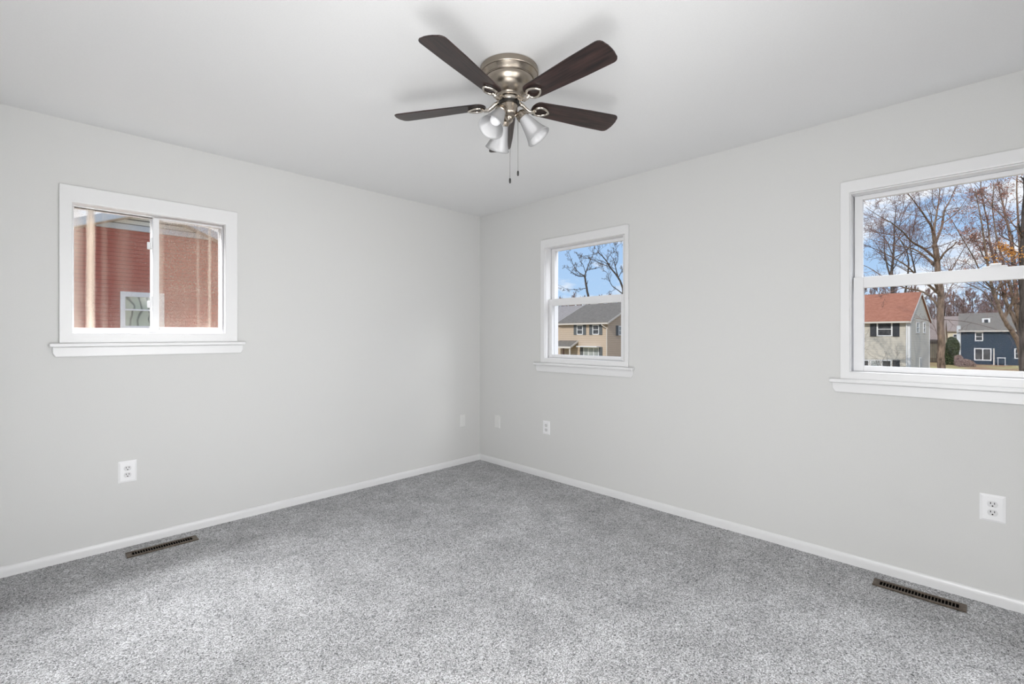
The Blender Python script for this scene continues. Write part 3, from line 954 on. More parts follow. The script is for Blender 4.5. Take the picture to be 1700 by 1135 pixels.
# ---- red house, seen through the left window: its gable end faces the bedroom
t = empty('red_house', (-0.87, 12.42, GZ), label='red lap-sided house with a pale louvred gable filling the left window', cat='house')
GY = 12.42
XA, ZA, SLP = -0.915, 4.62, 0.413
def gz(x, dz=0.0): return ZA - SLP * abs(x - XA) + dz
XL, XR = -5.2, 3.466
bm = bmesh.new()
prism(bm, [(XL, GY, GZ), (XR, GY, GZ), (XR, GY, gz(XR)), (XA, GY, ZA), (XL, GY, gz(XL))], (0, 9, 0))
wl = build('wall', bm, M['red_siding'], t)
# gable above the belt trim
zb = 4.10
xw = (ZA - zb) / SLP
bm = bmesh.new(); prism(bm, [(XA - xw + 0.05, GY - 0.03, zb), (XA + xw - 0.05, GY - 0.03, zb), (XA, GY - 0.03, ZA - 0.02)], (0, 0.06, 0))
build('gable_panel', bm, M['gable_siding'], t)
bm = bmesh.new(); box(bm, XA - xw + 0.02, XA + xw - 0.02, GY - 0.07, GY, zb - 0.07, zb + 0.07)
build('belt_trim', bm, M['fascia'], t)
for q in (-1, 1):
    bm = bmesh.new()
    xe = XL - 0.35 if q < 0 else XR + 0.35
    prism(bm, [(xe, GY - 0.34, gz(xe, -0.02)), (XA, GY - 0.34, ZA - 0.02), (XA, GY - 0.34, ZA + 0.16), (xe, GY - 0.34, gz(xe, 0.16))], (0, 9.7, 0))
    build('roof', bm, M['roof_grey'], t)
    bm = bmesh.new()
    prism(bm, [(xe, GY - 0.37, gz(xe, -0.03)), (XA, GY - 0.37, ZA - 0.03), (XA, GY - 0.37, ZA + 0.17), (xe, GY - 0.37, gz(xe, 0.17))], (0, 0.03, 0))
    build('rake_board', bm, M['fascia'], t)
    bm = bmesh.new()
    prism(bm, [(xe, GY - 0.34, gz(xe, -0.05)), (XA, GY - 0.34, ZA - 0.05), (XA, GY - 0.34, ZA - 0.02), (xe, GY - 0.34, gz(xe, -0.02))], (0, 0.34, 0))
    build('soffit', bm, M['gutter'], t)
wx0, wx1, wz0, wz1 = -1.672, -0.740, 1.43, 2.40
bm = bmesh.new()
for a in ((wx0, wx0 + 0.10, wz0, wz1), (wx1 - 0.13, wx1, wz0, wz1), (wx0 + 0.10, wx1 - 0.13, wz0, wz0 + 0.07), (wx0 + 0.10, wx1 - 0.13, wz1 - 0.13, wz1), (wx0 + 0.10, wx1 - 0.13, 1.905, 1.945)):
    box(bm, a[0], a[1], GY - 0.06, GY, a[2], a[3])
f = build('window', bm, M['out_white'], t)
bm = bmesh.new(); box(bm, wx0 + 0.05, wx1 - 0.05, GY - 0.02, GY, wz0 + 0.05, wz1 - 0.05)
build('pane', bm, M['wavy'], f)

# ---- beige house through the small window
c = at(1009, 556, 48)
t = empty('beige_house', (c.x, c.y, GZ), label='two-storey beige house with grey shingle roof seen through the small window', cat='house')
h = House((c.x, c.y), (0, 1), (1, 0), t)
ze, zr, Wd, Ls = 2.60, 4.78, 10.2, 6.2
h.hull(Ls, Wd, GZ, ze, zr, M['beige_siding'])
h.roof(Ls, Wd, ze, zr, 0.30, 0.35, M['roof_grey'])
h.rakes(Ls, Wd, ze, zr, 0.30, 0.35, M['gutter'], ends=(0, 1))
h.gutter(Ls, ze - 0.12, 0.3, 0.35, M['gutter'])
for a0, a1 in ((1.05, 1.87), (3.10, 3.92)):
    h.window('front', a0, a1, 1.32, 2.36, 0.09, M['outpane'], 0.38, M['shutter_grey'])
h.downspout(0.06, -0.09, GZ, 2.42, M['gutter'], bend=(0.45, -0.40))
h.window('end', 1.95, 2.80, 1.25, 2.25, 0.10, M['curtain_pane'], 0.42, M['shutter_grey'])
h.window('front', 1.05, 3.05, -1.7, 0.02, 0.10, M['curtain_pane'], 0.40, M['shutter_grey'], mid=False, mull=2)
bm = bmesh.new()                                             # flat hood over the lower window
h.box(bm, 0.85, 3.45, -0.75, 0, 0.02, 0.12)
build('window_hood', bm, M['out_white'], t)
bm = bmesh.new()                                             # porch roof
prism(bm, [h.w(3.75, 0, 0.68), h.w(3.75, -1.3, 0.02), h.w(3.75, -1.3, -0.12), h.w(3.75, 0, 0.54)], h.A * 2.6)
build('porch_roof', bm, M['roof_grey'], t)
bm = bmesh.new()
prism(bm, [h.w(3.70, 0, 0.72), h.w(3.70, -1.35, 0.06), h.w(3.70, -1.35, -0.12), h.w(3.70, 0, 0.52)], h.A * 0.06)
h.box(bm, 3.70, 6.4, -1.40, -1.30, -0.14, 0.06)
build('porch_fascia', bm, M['gutter'], t)
for s in (5.95, 4.75):
    bm = bmesh.new(); h.box(bm, s, s + 0.14, -1.28, -1.14, GZ, -0.12)
    build('porch_post', bm, M['porch'], t)
bm = bmesh.new(); h.box(bm, 3.85, 3.97, -1.30, -1.18, GZ, -0.10)
build('porch_downspout', bm, M['gutter'], t)

# ---- the weathered roof left of it
t = empty('neighbour_house', (50.5, 30.0, GZ), label='low house with a weathered light grey roof behind the beige house', cat='house')
h = House((50.5, 30.0), (0, 1), (1, 0), t)
h.hull(20, 11, GZ, 2.9, 5.75, M['beige_siding'])
h.roof(20, 11, 2.9, 5.75, 0.3, 0.4, M['roof_light'])

# ---- pale house with the russet roof
c = at(1511, 556, 40)
A3, B3 = W3D(-0.62, 0.785), W3D(0.785, 0.62)
t = empty('pale_house', (c.x, c.y, GZ), label='pale sided house with a russet shingle roof behind the large window', cat='house')
h = House((c.x, c.y), A3, B3, t)
ze, Wd, Ls = 2.62, 7.0, 12.0
zr = 5.02
h.hull(Ls, Wd, GZ, ze, zr, M['white_siding'])
h.roof(Ls, Wd, ze, zr, 0.12, 0.32, M['roof_red'], th=0.14)
h.rakes(Ls, Wd, ze, zr, 0.12, 0.32, M['gutter'], ends=(0, 1), wd=0.20, th=0.14)
h.gutter(Ls, ze - 0.22, 0.12, 0.32, M['gutter'])
for s0, w0 in ((-0.03, -0.03),):
    bm = bmesh.new(); h.box(bm, -0.03, 0.16, -0.03, 0.0, GZ, ze - 0.1); h.box(bm, -0.03, 0.0, -0.03, 0.12, GZ, ze - 0.1)
    build('corner_board', bm, M['out_white'], t)
bm = bmesh.new(); h.box(bm, -0.03, 0.0, Wd - 0.10, Wd + 0.03, GZ, ze - 0.1)
build('corner_board', bm, M['out_white'], t)
h.downspout(0.22, -0.08, GZ, 2.3, M['out_white'])
h.window('front', 1.19, 2.31, 1.16, 2.43, 0.10, M['outpane'], 0.46, M['shutter'], mull=0)
h.window('front', 1.24, 1.98, -2.1, -0.90, 0.09, M['outpane'], 0, None)
h.window('front', 2.02, 2.80, -2.1, -0.94, 0.09, M['curtain_pane'], 0, None)
h.window('front', 2.84, 3.58, -2.1, -0.96, 0.09, M['outpane'], 0, None)
bm = bmesh.new(); h.box(bm, 0.70, 1.18, -0.05, 0, -2.1, -0.90)
build('shutter', bm, M['shutter'], t)
h.window('end', 1.95, 3.00, 1.44, 2.42, 0.10, M['curtain_pane'], 0, None)
h.window('end', 4.50, 5.25, 1.44, 2.42, 0.10, M['outpane'], 0, None)
h.window('front', 5.2, 6.3, 1.16, 2.43, 0.10, M['outpane'], 0.46, M['shutter'])
h.window('end', 3.2, 3.7, -2.4, -0.75, 0.08, M['shutter_grey'], 0, None, mid=False)

# ---- blue house
c = at(1595, 556, 66)
A4, B4 = W3D(0.72, -0.69), W3D(0.69, 0.72)
t = empty('blue_house', (c.x, c.y, GZ), label='dark blue sided house with a grey roof at the far side of the yard', cat='house')
h = House((c.x, c.y), A4, B4, t)
h.hull(13, 8.0, GZ, 1.95, 4.30, M['blue_siding'])
h.roof(13, 8.0, 1.95, 4.30, 0.25, 0.40, M['roof_grey'])
h.gutter(13, 1.83, 0.25, 0.40, M['gutter'])
bm = bmesh.new(); h.box(bm, -0.42, -0.02, -0.05, 0.35, GZ + 0.9, 2.6)
build('corner_board', bm, M['fascia'], t)
h.window('front', 1.42, 2.22, 0.46, 1.68, 0.10, M['outpane'])
h.window('front', 1.33, 3.03, -2.20, -0.52, 0.12, M['outpane'], mid=False, mull=1, name='patio_door')
h.window('front', 5.15, 5.9, -1.85, -0.48, 0.10, M['outpane'])
h.window('front', 8.2, 9.0, 0.46, 1.68, 0.10, M['outpane'])
bm = bmesh.new(); h.box(bm, 2.15, 2.95, 1.55, 2.2, 2.9, 3.62); 
build('roof_dormer', bm, M['out_white'], t)
bm = bmesh.new(); h.box(bm, 2.35, 2.75, 1.52, 1.56, 3.0, 3.45)
build('dormer_pane', bm, M['outpane'], t)

tt = empty('garden_post', tuple(h.w(3.22, -1.2, GZ)), label='tall pale post standing beside the patio door of the blue house', cat='post')
bm = bmesh.new(); h.box(bm, 3.15, 3.27, -1.26, -1.14, GZ, -0.55)
build('post', bm, M['gutter'], tt)
bm = bmesh.new(); h.box(bm, 3.12, 3.30, -1.29, -1.11, -0.55, -0.50)
build('cap', bm, M['gutter'], tt)
tt = empty('garden_table', tuple(h.w(3.9, -1.4, GZ)), label='small white-topped table on the patio of the blue house', cat='table')
bm = bmesh.new(); h.box(bm, 3.50, 4.30, -1.75, -1.15, -1.78, -1.70)
build('tabletop', bm, M['out_white'], tt)
for s, w_ in ((3.55, -1.70), (4.22, -1.70), (3.55, -1.20), (4.22, -1.20)):
    bm = bmesh.new(); h.box(bm, s, s + 0.05, w_ - 0.05, w_, GZ, -1.78)
    build('leg', bm, M['fascia'], tt)

# ---- cream house and brown roofs farther off
c = at(1560, 556, 92)
t = empty('cream_house', (c.x, c.y, GZ), label='distant cream house with a brown roof between the pale and the blue house', cat='house')
h = House((c.x, c.y), W3D(0.70, -0.71), W3D(0.71, 0.70), t)
h.hull(7.5, 8, GZ, 2.2, 4.9, M['cream_siding'])
h.roof(7.5, 8, 2.2, 4.9, 0.3, 0.4, M['roof_brown'])
h.window('front', 1.9, 2.7, 0.3, 1.5, 0.1, M['outpane'])
c = at(1538, 556, 84)
t = empty('brown_roofed_shed', (c.x, c.y, GZ), label='low building with a pale brown roof behind the garden fence', cat='building')
h = House((c.x, c.y), W3D(0.70, -0.71), W3D(0.71, 0.70), t)
h.hull(2.2, 9, GZ, 0.6, 4.0, M['cream_siding'])
h.roof(2.2, 9, 0.6, 4.0, 0.2, 0.6, M['roof_brown'])

# ---- fence
a, b = at(1538, 600, 70), at(1562, 600, 69)
t = empty('garden_fence', (a.x, a.y, GZ), label='dark weathered board fence beyond the corner of the pale house', cat='fence')
h = House((a.x, a.y), (b.x - a.x, b.y - a.y), W3D(0.71, 0.70), t)
Lf = (Vector((b.x, b.y)) - Vector((a.x, a.y))).length
bm = bmesh.new()
nb = 14
for k in range(nb): h.box(bm, Lf * k / nb + 0.01, Lf * (k + 1) / nb - 0.01, 0.0, 0.03, GZ, 0.55 + 0.1 * sin(k * 0.22 + 0.3))
build('boards', bm, M['fence'], t)
bm = bmesh.new(); h.box(bm, 0, Lf, 0.03, 0.10, 0.2, 0.3)
build('rail', bm, M['fence'], t)

# ------------------------------------------------------------------ foliage
def leafmat(name, c0, c1, scale=3.0):
    m = noise_color(mat(name, rough=0.8, spec=0.2), c0, c1, scale, lo=0.3, hi=0.7)
    return m
M['bark'] = noise_color(mat('grey_brown_bark', rough=0.95, spec=0.1), (0.115, 0.085, 0.064), (0.33, 0.245, 0.185), 3.0, detail=8, bump=0.6, bdist=0.03, stretch=(3, 3, 0.7))
M['bark_dark'] = noise_color(mat('dark_bark', rough=0.95, spec=0.1), (0.050, 0.042, 0.036), (0.13, 0.11, 0.095), 3.0, detail=8, bump=0.5, bdist=0.03, stretch=(3, 3, 0.7))
M['twig'] = noise_color(mat('russet_twigs', rough=0.9, spec=0.1), (0.16, 0.10, 0.085), (0.33, 0.215, 0.185), 1.0)
M['twig_grey'] = noise_color(mat('grey_twigs', rough=0.9, spec=0.1), (0.11, 0.095, 0.085), (0.24, 0.20, 0.18), 1.0)
M['leaf_rust'] = leafmat('rust_leaves', (0.34, 0.13, 0.08), (0.52, 0.28, 0.19))
M['leaf_orange'] = leafmat('orange_leaves', (0.55, 0.20, 0.04), (0.80, 0.42, 0.10))
M['leaf_green'] = leafmat('evergreen_leaves', (0.025, 0.038, 0.016), (0.095, 0.12, 0.055))
M['shrub_pink'] = leafmat('dry_shrub', (0.20, 0.135, 0.11), (0.40, 0.29, 0.25))

class Wood:
    """collects tapering branches and leaves, then links them as parts of one tree"""
    def __init__(self, seed, rmin=0.0035):
        self.rmin = rmin
        self.r = random.Random(seed)
        self.v = {'thick': [], 'thin': []}; self.f = {'thick': [], 'thin': []}
        self.leaf = []
    def seg(self, pts, rad, sides=None):
        big = rad[0] > 0.028
        key = 'thick' if big else 'thin'
        V, Fc = self.v[key], self.f[key]
        sides = sides or (9 if rad[0] > 0.12 else 6 if big else 3)
        base = len(V)
        pa = None
        for i, p in enumerate(pts):
            d = pts[min(i + 1, len(pts) - 1)] - pts[max(i - 1, 0)]
            if d.length < 1e-6: d = Vector((0, 0, 1))
            d.normalize()
            a, b = frame_of(d)
            if pa is not None:
                a = (pa - d * pa.dot(d)).normalized(); b = d.cross(a)
            pa = a
            for k in range(sides):
                an = 2 * pi * k / sides
                V.append(p + (a * cos(an) + b * sin(an)) * rad[i])
        for i in range(len(pts) - 1):
            for k in range(sides):
                o0 = base + i * sides; o1 = o0 + sides
                Fc.append((o0 + k, o0 + (k + 1) % sides, o1 + (k + 1) % sides, o1 + k))
    def branch(self, p, d, length, r0, level, maxlevel, kids, up=0.12, gnarl=0.16, r_end=None, leaf=0.0):
        """grow one wandering branch and its side branches"""
        R = self.r
        n = 5 if level < maxlevel else 3
        pts, rad = [p.copy()], [r0]
        r1 = r_end if r_end is not None else max(r0 * 0.35, self.rmin * 0.8)
        q, dd = p.copy(), d.normalized()
        for i in range(n):
            dd = (dd + Vector((R.gauss(0, gnarl), R.gauss(0, gnarl), R.gauss(0, gnarl) + up * 0.5))).normalized()
            q = q + dd * (length / n)
            pts.append(q.copy()); rad.append(r0 + (r1 - r0) * (i + 1) / n)
        self.seg(pts, rad)
        self.sprout(pts, rad, length, level, maxlevel, kids, up, gnarl, leaf)
    def sprout(self, pts, rad, length, level, maxlevel, kids, up, gnarl, leaf, start=0.22):
        R = self.r
        if leaf > 0 and level >= maxlevel - 1:
            for p in pts[1:]:
                if R.random() < leaf: self.leaf.append(p + Vector((R.gauss(0, 0.05), R.gauss(0, 0.05), R.gauss(0, 0.05))))
        if level >= maxlevel: return
        k = kids[min(level, len(kids) - 1)]
        for j in range(k):
            f = start + (1 - start) * (j + R.random()) / k
            x = f * (len(pts) - 1); i = min(int(x), len(pts) - 2); u = x - i
            p = pts[i].lerp(pts[i + 1], u); r = rad[i] + (rad[i + 1] - rad[i]) * u
            ax = (pts[i + 1] - pts[i]).normalized()
            a, b = frame_of(ax)
            phi = R.random() * 2 * pi
            spread = radians(R.uniform(28, 62))
            d = ax * cos(spread) + (a * cos(phi) + b * sin(phi)) * sin(spread)
            ln = length * R.uniform(0.38, 0.62) * (1.15 - 0.45 * f)
            self.branch(p, d, ln, max(r * R.uniform(0.42, 0.62), self.rmin), level + 1, maxlevel, kids, up, gnarl, None, leaf)
    def limb(self, pts, r0, r1, maxlevel=4, kids=(7, 5, 4, 3), up=0.14, gnarl=0.16, leaf=0.0, start=0.15, scale=0.75):
        """a limb along given points, subdivided and roughened, with side growth"""
        R = self.r
        fine = []
        m = 3
        for i in range(len(pts) - 1):
            p0 = pts[max(i - 1, 0)]; p1 = pts[i]; p2 = pts[i + 1]; p3 = pts[min(i + 2, len(pts) - 1)]
            for j in range(m):
                t_ = j / m
                fine.append(0.5 * ((2 * p1) + (p2 - p0) * t_ + (2 * p0 - 5 * p1 + 4 * p2 - p3) * t_ * t_ + (3 * p1 - p0 - 3 * p2 + p3) * t_ ** 3))
        fine.append(pts[-1].copy())
        L_ = sum((fine[i + 1] - fine[i]).length for i in range(len(fine) - 1))
        rad = [r0 + (r1 - r0) * (i / (len(fine) - 1)) ** 0.8 for i in range(len(fine))]
        for i in range(1, len(fine)):
            fine[i] = fine[i] + Vector((R.gauss(0, 1), R.gauss(0, 1), R.gauss(0, 0.6))) * rad[i] * 0.12
        self.seg(fine, rad)
        self.sprout(fine, rad, L_ * scale, 0, maxlevel, kids, up, gnarl, leaf, start)
    def link(self, name, loc, label, mats, cat='tree', group=None, leafm=None, leafsize=0.06):
        t = empty(name, loc, label=label, cat=cat, group=group)
        base = Vector(loc)
        for key, part, m in (('thick', 'trunk', mats[0]), ('thin', 'twigs', mats[1])):
            if not self.v[key]: continue
            me = bpy.data.meshes.new(part)
            me.from_pydata([v - base for v in self.v[key]], [], self.f[key])
            me.materials.append(m)
            for pl in me.polygons: pl.use_smooth = True
            o = bpy.data.objects.new(part, me); COL.objects.link(o); o.parent = t
            if key == 'thin': o['kind'] = 'stuff'
        if self.leaf and leafm:
            V, Fc = [], []
            R = self.r
            for p in self.leaf:
                a = Vector((R.gauss(0, 1), R.gauss(0, 1), R.gauss(0, 1))).normalized()
                b = a.orthogonal().normalized(); s_ = leafsize * R.uniform(0.6, 1.3)
                c_ = p - base; k = len(V)
                V += [c_ - a * s_, c_ + b * s_ * 0.6, c_ + a * s_, c_ - b * s_ * 0.6]
                Fc.append((k, k + 1, k + 2, k + 3))
            me = bpy.data.meshes.new('leaves'); me.from_pydata(V, [], Fc); me.materials.append(leafm)
            o = bpy.data.objects.new('leaves', me); COL.objects.link(o); o.parent = t; o['kind'] = 'stuff'
        return t

def path(pts, d0, dd=0.0, wob=0.0, seed=1):
    """points traced from the photograph, at a distance that drifts by dd from first to last"""
    R = random.Random(seed)
    n = len(pts)
    return [at(px, py, d0 + dd * i / max(n - 1, 1) + R.uniform(-wob, wob)) for i, (px, py) in enumerate(pts)]

def ground_under(px, d):
    q = at(px, 556, d); return (q.x, q.y, GZ)

# main tree of the large window
g = Wood(3, 0.006)
D = 30
root = at(1564, 556.5, D); root.z = GZ - 0.1
tr = [root] + path([(1563, 607), (1562, 560), (1561.5, 520), (1560, 478), (1556, 440), (1552, 405)], D)
g.limb(tr, 0.225, 0.145, maxlevel=2, kids=(5, 4), start=0.55, scale=0.35)
def g_l(pts, r0, r1, dd, **kw): g.limb(path(pts, D, dd, 0.15, len(pts)), r0, r1, **kw)
g_l([(1552, 405), (1548, 380), (1536, 360), (1522, 340), (1508, 322), (1490, 300)], 0.10, 0.010, -2.0)
g_l([(1552, 405), (1563, 378), (1567, 352), (1576, 335), (1586, 312), (1592, 290)], 0.10, 0.010, 2.0)
g_l([(1552, 408), (1551, 380), (1556, 350), (1560, 320), (1562, 280)], 0.10, 0.010, 1.0)
g_l([(1555, 432), (1535, 413), (1515, 402), (1500, 386), (1482, 371), (1462, 360), (1437, 344)], 0.085, 0.010, -3.0, kids=(9, 5, 4, 3))
g_l([(1558, 442), (1540, 429), (1517, 413), (1490, 408), (1465, 402), (1440, 396)], 0.08, 0.010, 3.0, kids=(9, 5, 4, 3))
g_l([(1562, 515), (1545, 492), (1525, 482), (1500, 477), (1468, 460), (1440, 443), (1420, 436)], 0.085, 0.010, 2.0)
g_l([(1561, 490), (1543, 474), (1521, 456), (1505, 441), (1481, 427), (1455, 414), (1432, 405)], 0.085, 0.010, -2.0)
g_l([(1561, 470), (1575, 455), (1590, 430), (1605, 405), (1622, 385)], 0.05, 0.010, 1.5)
g_l([(1562, 505), (1574, 485), (1582, 470), (1592, 452), (1612, 425)], 0.055, 0.010, 2.5)
g_l([(1560, 530), (1580, 531), (1605, 534), (1635, 541), (1668, 551)], 0.028, 0.010, 2.0, maxlevel=2, kids=(5, 3), up=0.0)
g_l([(1558, 560), (1550, 540), (1540, 532), (1520, 528)], 0.02, 0.008, 1.0, maxlevel=2)
g.link('bare_tree', tuple(root), 'tall bare tree with a thick straight trunk rising between the pale and the blue house', (M['bark'], M['twig']), leafm=None)

# tree to its left, behind the russet roof
g = Wood(11, 0.010); D = 48
root = at(1482, 556, D); root.z = GZ
g.limb([root] + path([(1482, 500), (1481, 450), (1484, 412), (1485, 375), (1488, 340)], D), 0.22, 0.02, maxlevel=4, kids=(12, 5, 4, 3), start=0.35, scale=0.45)
g.limb(path([(1482, 470), (1470, 430), (1468, 400), (1466, 370)], D, 1), 0.10, 0.012, scale=0.8)
g.limb(path([(1500, 500), (1508, 450), (1506, 420), (1490, 390), (1475, 360)], D, 1), 0.11, 0.012, scale=0.6)
g.limb(path([(1522, 470), (1517, 440), (1511, 410), (1510, 380), (1512, 350)], D + 3, 1), 0.10, 0.012, scale=0.6)
g.link('bare_tree', tuple(root), 'bare tree with long slanting limbs rising behind the russet roof', (M['bark_dark'], M['twig']), leafm=None)

# leaning many-stemmed tree on the right, a few russet leaves left
g = Wood(21, 0.0055); D = 26
root = at(1712, 556, D); root.z = GZ
st = [[(1700, 620), (1693, 575), (1680, 549), (1670, 535), (1659, 512), (1648, 478), (1640, 440), (1634, 400), (1628, 360), (1618, 310)],
      [(1703, 610), (1693, 552), (1682, 525), (1672, 503), (1662, 470), (1650, 430), (1643, 400), (1640, 370), (1630, 325), (1628, 290)],
      [(1706, 600), (1694, 545), (1685, 505), (1675, 470), (1664, 430), (1655, 395), (1648, 350), (1650, 300)],
      [(1708, 600), (1700, 545), (1690, 500), (1684, 460), (1679, 400), (1671, 365), (1664, 335), (1657, 305), (1652, 270)],
      [(1710, 600), (1704, 540), (1700, 480), (1694, 420), (1690, 360), (1688, 300), (1694, 250)]]
for i, s in enumerate(st):
    g.limb([root] + path(s, D, (-2.0, 1.5, -1, 2.5, 0.5)[i], 0.1, i), (0.17, 0.15, 0.12, 0.17, 0.15)[i], 0.014, maxlevel=4, kids=(13, 5, 4, 3), start=0.38, scale=0.30, leaf=0.12, gnarl=0.14)
g.limb(path([(1654, 514), (1634, 485), (1615, 475), (1596, 466), (1570, 455)], D, -2), 0.035, 0.012, maxlevel=2, kids=(6, 4), scale=0.5, up=0.0, leaf=0.2)
g.limb(path([(1648, 478), (1632, 462), (1618, 430), (1600, 400), (1584, 372), (1570, 350)], D, -2), 0.045, 0.012, scale=0.45, leaf=0.12)
g.limb(path([(1668, 410), (1650, 405), (1630, 402), (1600, 396)], D, 1), 0.03, 0.012, scale=0.6, leaf=0.12)
g.limb(path([(1671, 365), (1650, 345), (1634, 325), (1615, 300)], D, 1), 0.04, 0.012, scale=0.6, leaf=0.12)
g.link('leaning_tree', tuple(root), 'many-stemmed tree leaning in from the right with scattered russet leaves', (M['bark'], M['twig']), leafm=M['leaf_rust'], leafsize=0.050)

# dark trunk at the very edge of the view with orange leaves
g = Wood(31, 0.004); D = 19
root = at(1706, 556, D); root.z = GZ
g.limb([root] + path([(1702, 600), (1700, 540), (1700, 480), (1700, 420), (1702, 360), (1706, 300), (1712, 240)], D), 0.17, 0.10, maxlevel=3, kids=(9, 5, 4), start=0.45, scale=0.22, leaf=0.10)
g.limb(path([(1700, 430), (1688, 418), (1676, 414), (1660, 410)], D, 0.5), 0.03, 0.008, scale=0.75, leaf=0.55, maxlevel=3, kids=(7, 5, 3))
g.limb(path([(1702, 450), (1690, 442), (1676, 436), (1664, 425)], D, -0.6), 0.03, 0.008, scale=0.7, leaf=0.5, maxlevel=3, kids=(6, 5, 3))
g.link('orange_leaved_tree', tuple(root), 'dark-trunked tree at the right window edge still holding orange leaves', (M['bark_dark'], M['twig']), leafm=M['leaf_orange'], leafsize=0.038)

# two trees behind the beige house
g = Wood(41, 0.020); D = 90
root = at(979, 556, D); root.z = GZ
g.limb([root] + path([(979, 520), (977, 495), (974, 478), (971, 458)], D), 0.28, 0.17, maxlevel=1, kids=(2,), start=0.7, scale=0.15)
kw = dict(maxlevel=4, kids=(6, 4, 3, 3), gnarl=0.2, scale=0.5, up=0.2)
g.limb(path([(971, 458), (962, 453), (954, 444), (948, 430), (943, 416)], D, 2), 0.12, 0.022, **kw)
g.limb(path([(971, 458), (960, 458), (950, 452), (938, 443)], D, -2), 0.13, 0.022, **kw)
g.limb(path([(971, 457), (975, 445), (979, 434), (984, 422), (988, 408)], D, 1), 0.13, 0.022, **kw)
g.limb(path([(972, 452), (968, 440), (962, 430), (958, 420)], D, -1), 0.08, 0.022, **kw)
g.limb(path([(973.5, 449), (984, 446), (998, 443), (1010, 438)], D, 2), 0.07, 0.022, **kw)
g.limb(path([(974, 478), (960, 480), (942, 480), (930, 474)], D, 2), 0.07, 0.022, **kw)
g.link('bare_tree', tuple(root), 'bare forked tree behind the beige house in the middle of the small window', (M['bark_dark'], M['twig_grey']))
g = Wood(43, 0.020); D = 86
root = at(1037, 556, D); root.z = GZ
g.limb([root] + path([(1035, 520), (1034, 495), (1034, 478), (1026, 460), (1014, 445), (1008, 435), (1000, 425), (992, 418)], D), 0.28, 0.07, start=0.5, **kw)
g.limb(path([(1033, 487), (1024, 480), (1016, 474), (1010, 460), (1007, 452), (995, 445)], D, 2), 0.12, 0.022, **kw)
g.limb(path([(1026, 460), (1022, 445), (1018, 430), (1010, 420)], D, 2), 0.13, 0.022, **kw)
g.limb(path([(1027, 460), (1033, 448), (1038, 438)], D, 2), 0.08, 0.022, **kw)
g.limb(path([(1021, 442), (1026, 430), (1023, 415), (1022, 408)], D, 0), 0.08, 0.022, **kw)
g.link('bare_tree', tuple(root), 'bare tree at the right edge of the small window, its limbs reaching left', (M['bark_dark'], M['twig_grey']))

# twiggy shrub in front of the pale house
g = Wood(51); D = 22
root = at(1436, 556, D); root.z = GZ
for k in range(6):
    g.branch(root + Vector((0, 0, 0)), W3D(-0.15 + 0.10 * k, 0.1) + Vector((0, 0, 1.6)), 3.5 - 0.3 * k, 0.022, 0, 3, (7, 4, 3), up=0.05, gnarl=0.14)
g.link('bare_shrub', tuple(root), 'thin twiggy shrub in front of the pale house at the left of the large window', (M['bark_dark'], M['twig_grey']), cat='shrub')

# far line of bare trees: two grown, the others copies
def far_tree(seed, hgt):
    g = Wood(seed, 0.022)
    pts = [Vector((0, 0, 0)), Vector((0.1, 0, hgt * 0.2)), Vector((0, 0.15, hgt * 0.4)), Vector((0.2, 0, hgt * 0.62)), Vector((0.1, 0.1, hgt * 0.9))]
    g.limb(pts, 0.24, 0.05, maxlevel=4, kids=(24, 7, 5, 3), start=0.12, scale=0.50, up=0.30, gnarl=0.12)
    for key in g.v: pass
    return g
protos = []
LBL = 'bare brown tree in the far tree line behind the houses'
GRP = 'far tree line'
for sd in (61, 67):
    g = far_tree(sd, 9.5)
    protos.append(g.link('far_tree', (0, 0, 0), LBL, (M['bark_dark'], M['twig']), group=GRP))
spots = [(1405, 74, 1.25), (1432, 92, 1.4), (1458, 76, 1.3), (1486, 94, 1.45), (1512, 80, 1.3), (1536, 108, 1.5), (1552, 122, 1.5), (1568, 112, 1.45), (1584, 128, 1.65), (1600, 106, 1.45), (1616, 122, 1.6),
         (1648, 126, 1.7), (1664, 108, 1.45), (1682, 120, 1.55), (1640, 145, 1.8),
         (902, 96, 1.25), (918, 108, 1.35), (934, 97, 1.22), (950, 109, 1.38), (966, 98, 1.25), (1000, 99, 1.25), (1016, 111, 1.4), (1034, 100, 1.28)]
R = random.Random(7)
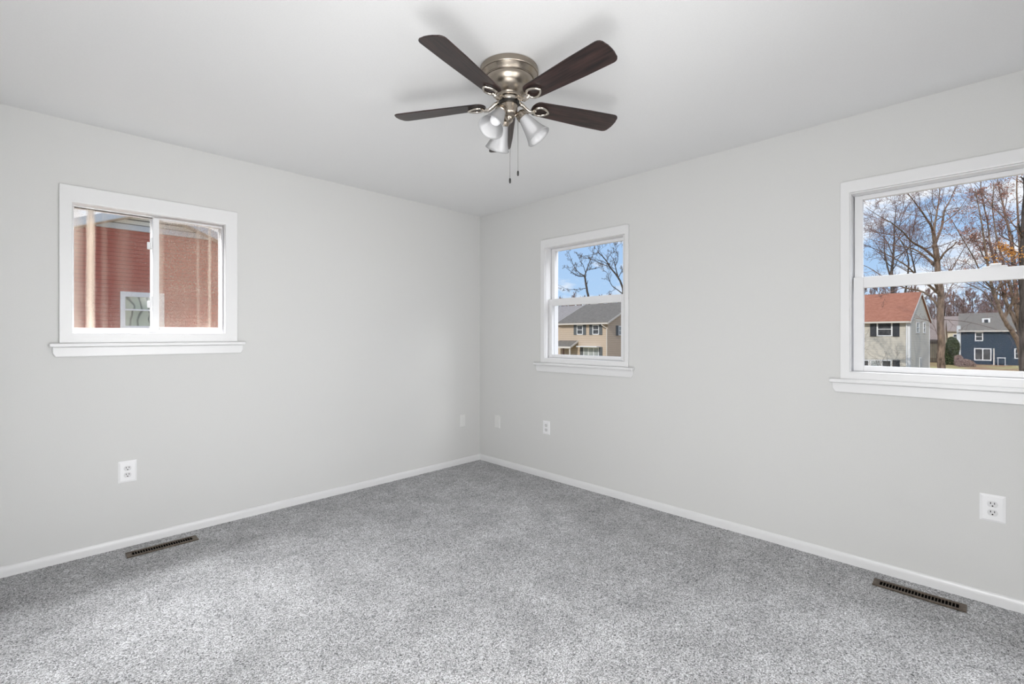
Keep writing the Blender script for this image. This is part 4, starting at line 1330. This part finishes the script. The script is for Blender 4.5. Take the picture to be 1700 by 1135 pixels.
for i, (px, d, sc) in enumerate(spots):
    src = protos[i % 2]
    if i < 2: o = src
    else:
        o = src.copy(); COL.objects.link(o)
        for ch in list(src.children):
            c_ = ch.copy(); COL.objects.link(c_); c_.parent = o
    o.location = ground_under(px, d)
    o.rotation_euler = (0, 0, R.random() * 6.28)
    o.scale = (sc * 0.85, sc * 0.85, sc)

def bush(name, px, d, wx, hz, m, n, label, leaf=0.09, seed=1, cat='shrub'):
    q = ground_under(px, d)
    t = empty(name, q, label=label, cat=cat)
    R = random.Random(seed)
    V, Fc = [], []
    for i in range(n):
        u, v_ = R.random() * 2 * pi, R.random()
        rr = R.uniform(0.72, 1.0)
        zz = hz * (1 - v_ ** 1.5) * rr
        w_ = wx * sqrt(max(0.05, 1 - (zz / hz) ** 3)) * (0.85 + 0.25 * sin(3 * u + zz * 2)) * rr
        p = Vector((cos(u) * w_, sin(u) * w_, zz + 0.02))
        a = Vector((R.gauss(0, 1), R.gauss(0, 1), R.gauss(0, 1))).normalized(); b = a.orthogonal().normalized()
        s_ = leaf * R.uniform(0.6, 1.4); k = len(V)
        V += [p - a * s_, p + b * s_ * 0.6, p + a * s_, p - b * s_ * 0.6]; Fc.append((k, k + 1, k + 2, k + 3))
    me = bpy.data.meshes.new('leaves'); me.from_pydata(V, [], Fc); me.materials.append(m)
    o = bpy.data.objects.new('leaves', me); COL.objects.link(o); o.parent = t; o['kind'] = 'stuff'
    bm = bmesh.new()
    tube(bm, [Vector(q), Vector(q) + Vector((0.05, 0, hz * 0.4)), Vector(q) + Vector((0, 0.05, hz * 0.8))], [0.09, 0.07, 0.03], 6)
    build('stem', bm, M['bark_dark'], t, smooth=True)
    return t
bush('evergreen_bush', 1580, 64, 0.95, 3.75, M['leaf_green'], 5200, 'dense dark green bush between the big trunk and the blue house', 0.11, 5)
bush('dry_shrub', 1602, 60, 0.95, 0.95, M['shrub_pink'], 2200, 'low pinkish dry shrub at the left foot of the blue house', 0.07, 6)
bush('dry_shrub', 1592, 61.5, 0.55, 1.45, M['shrub_pink'], 1400, 'narrow dry shrub against the corner of the blue house', 0.07, 8)
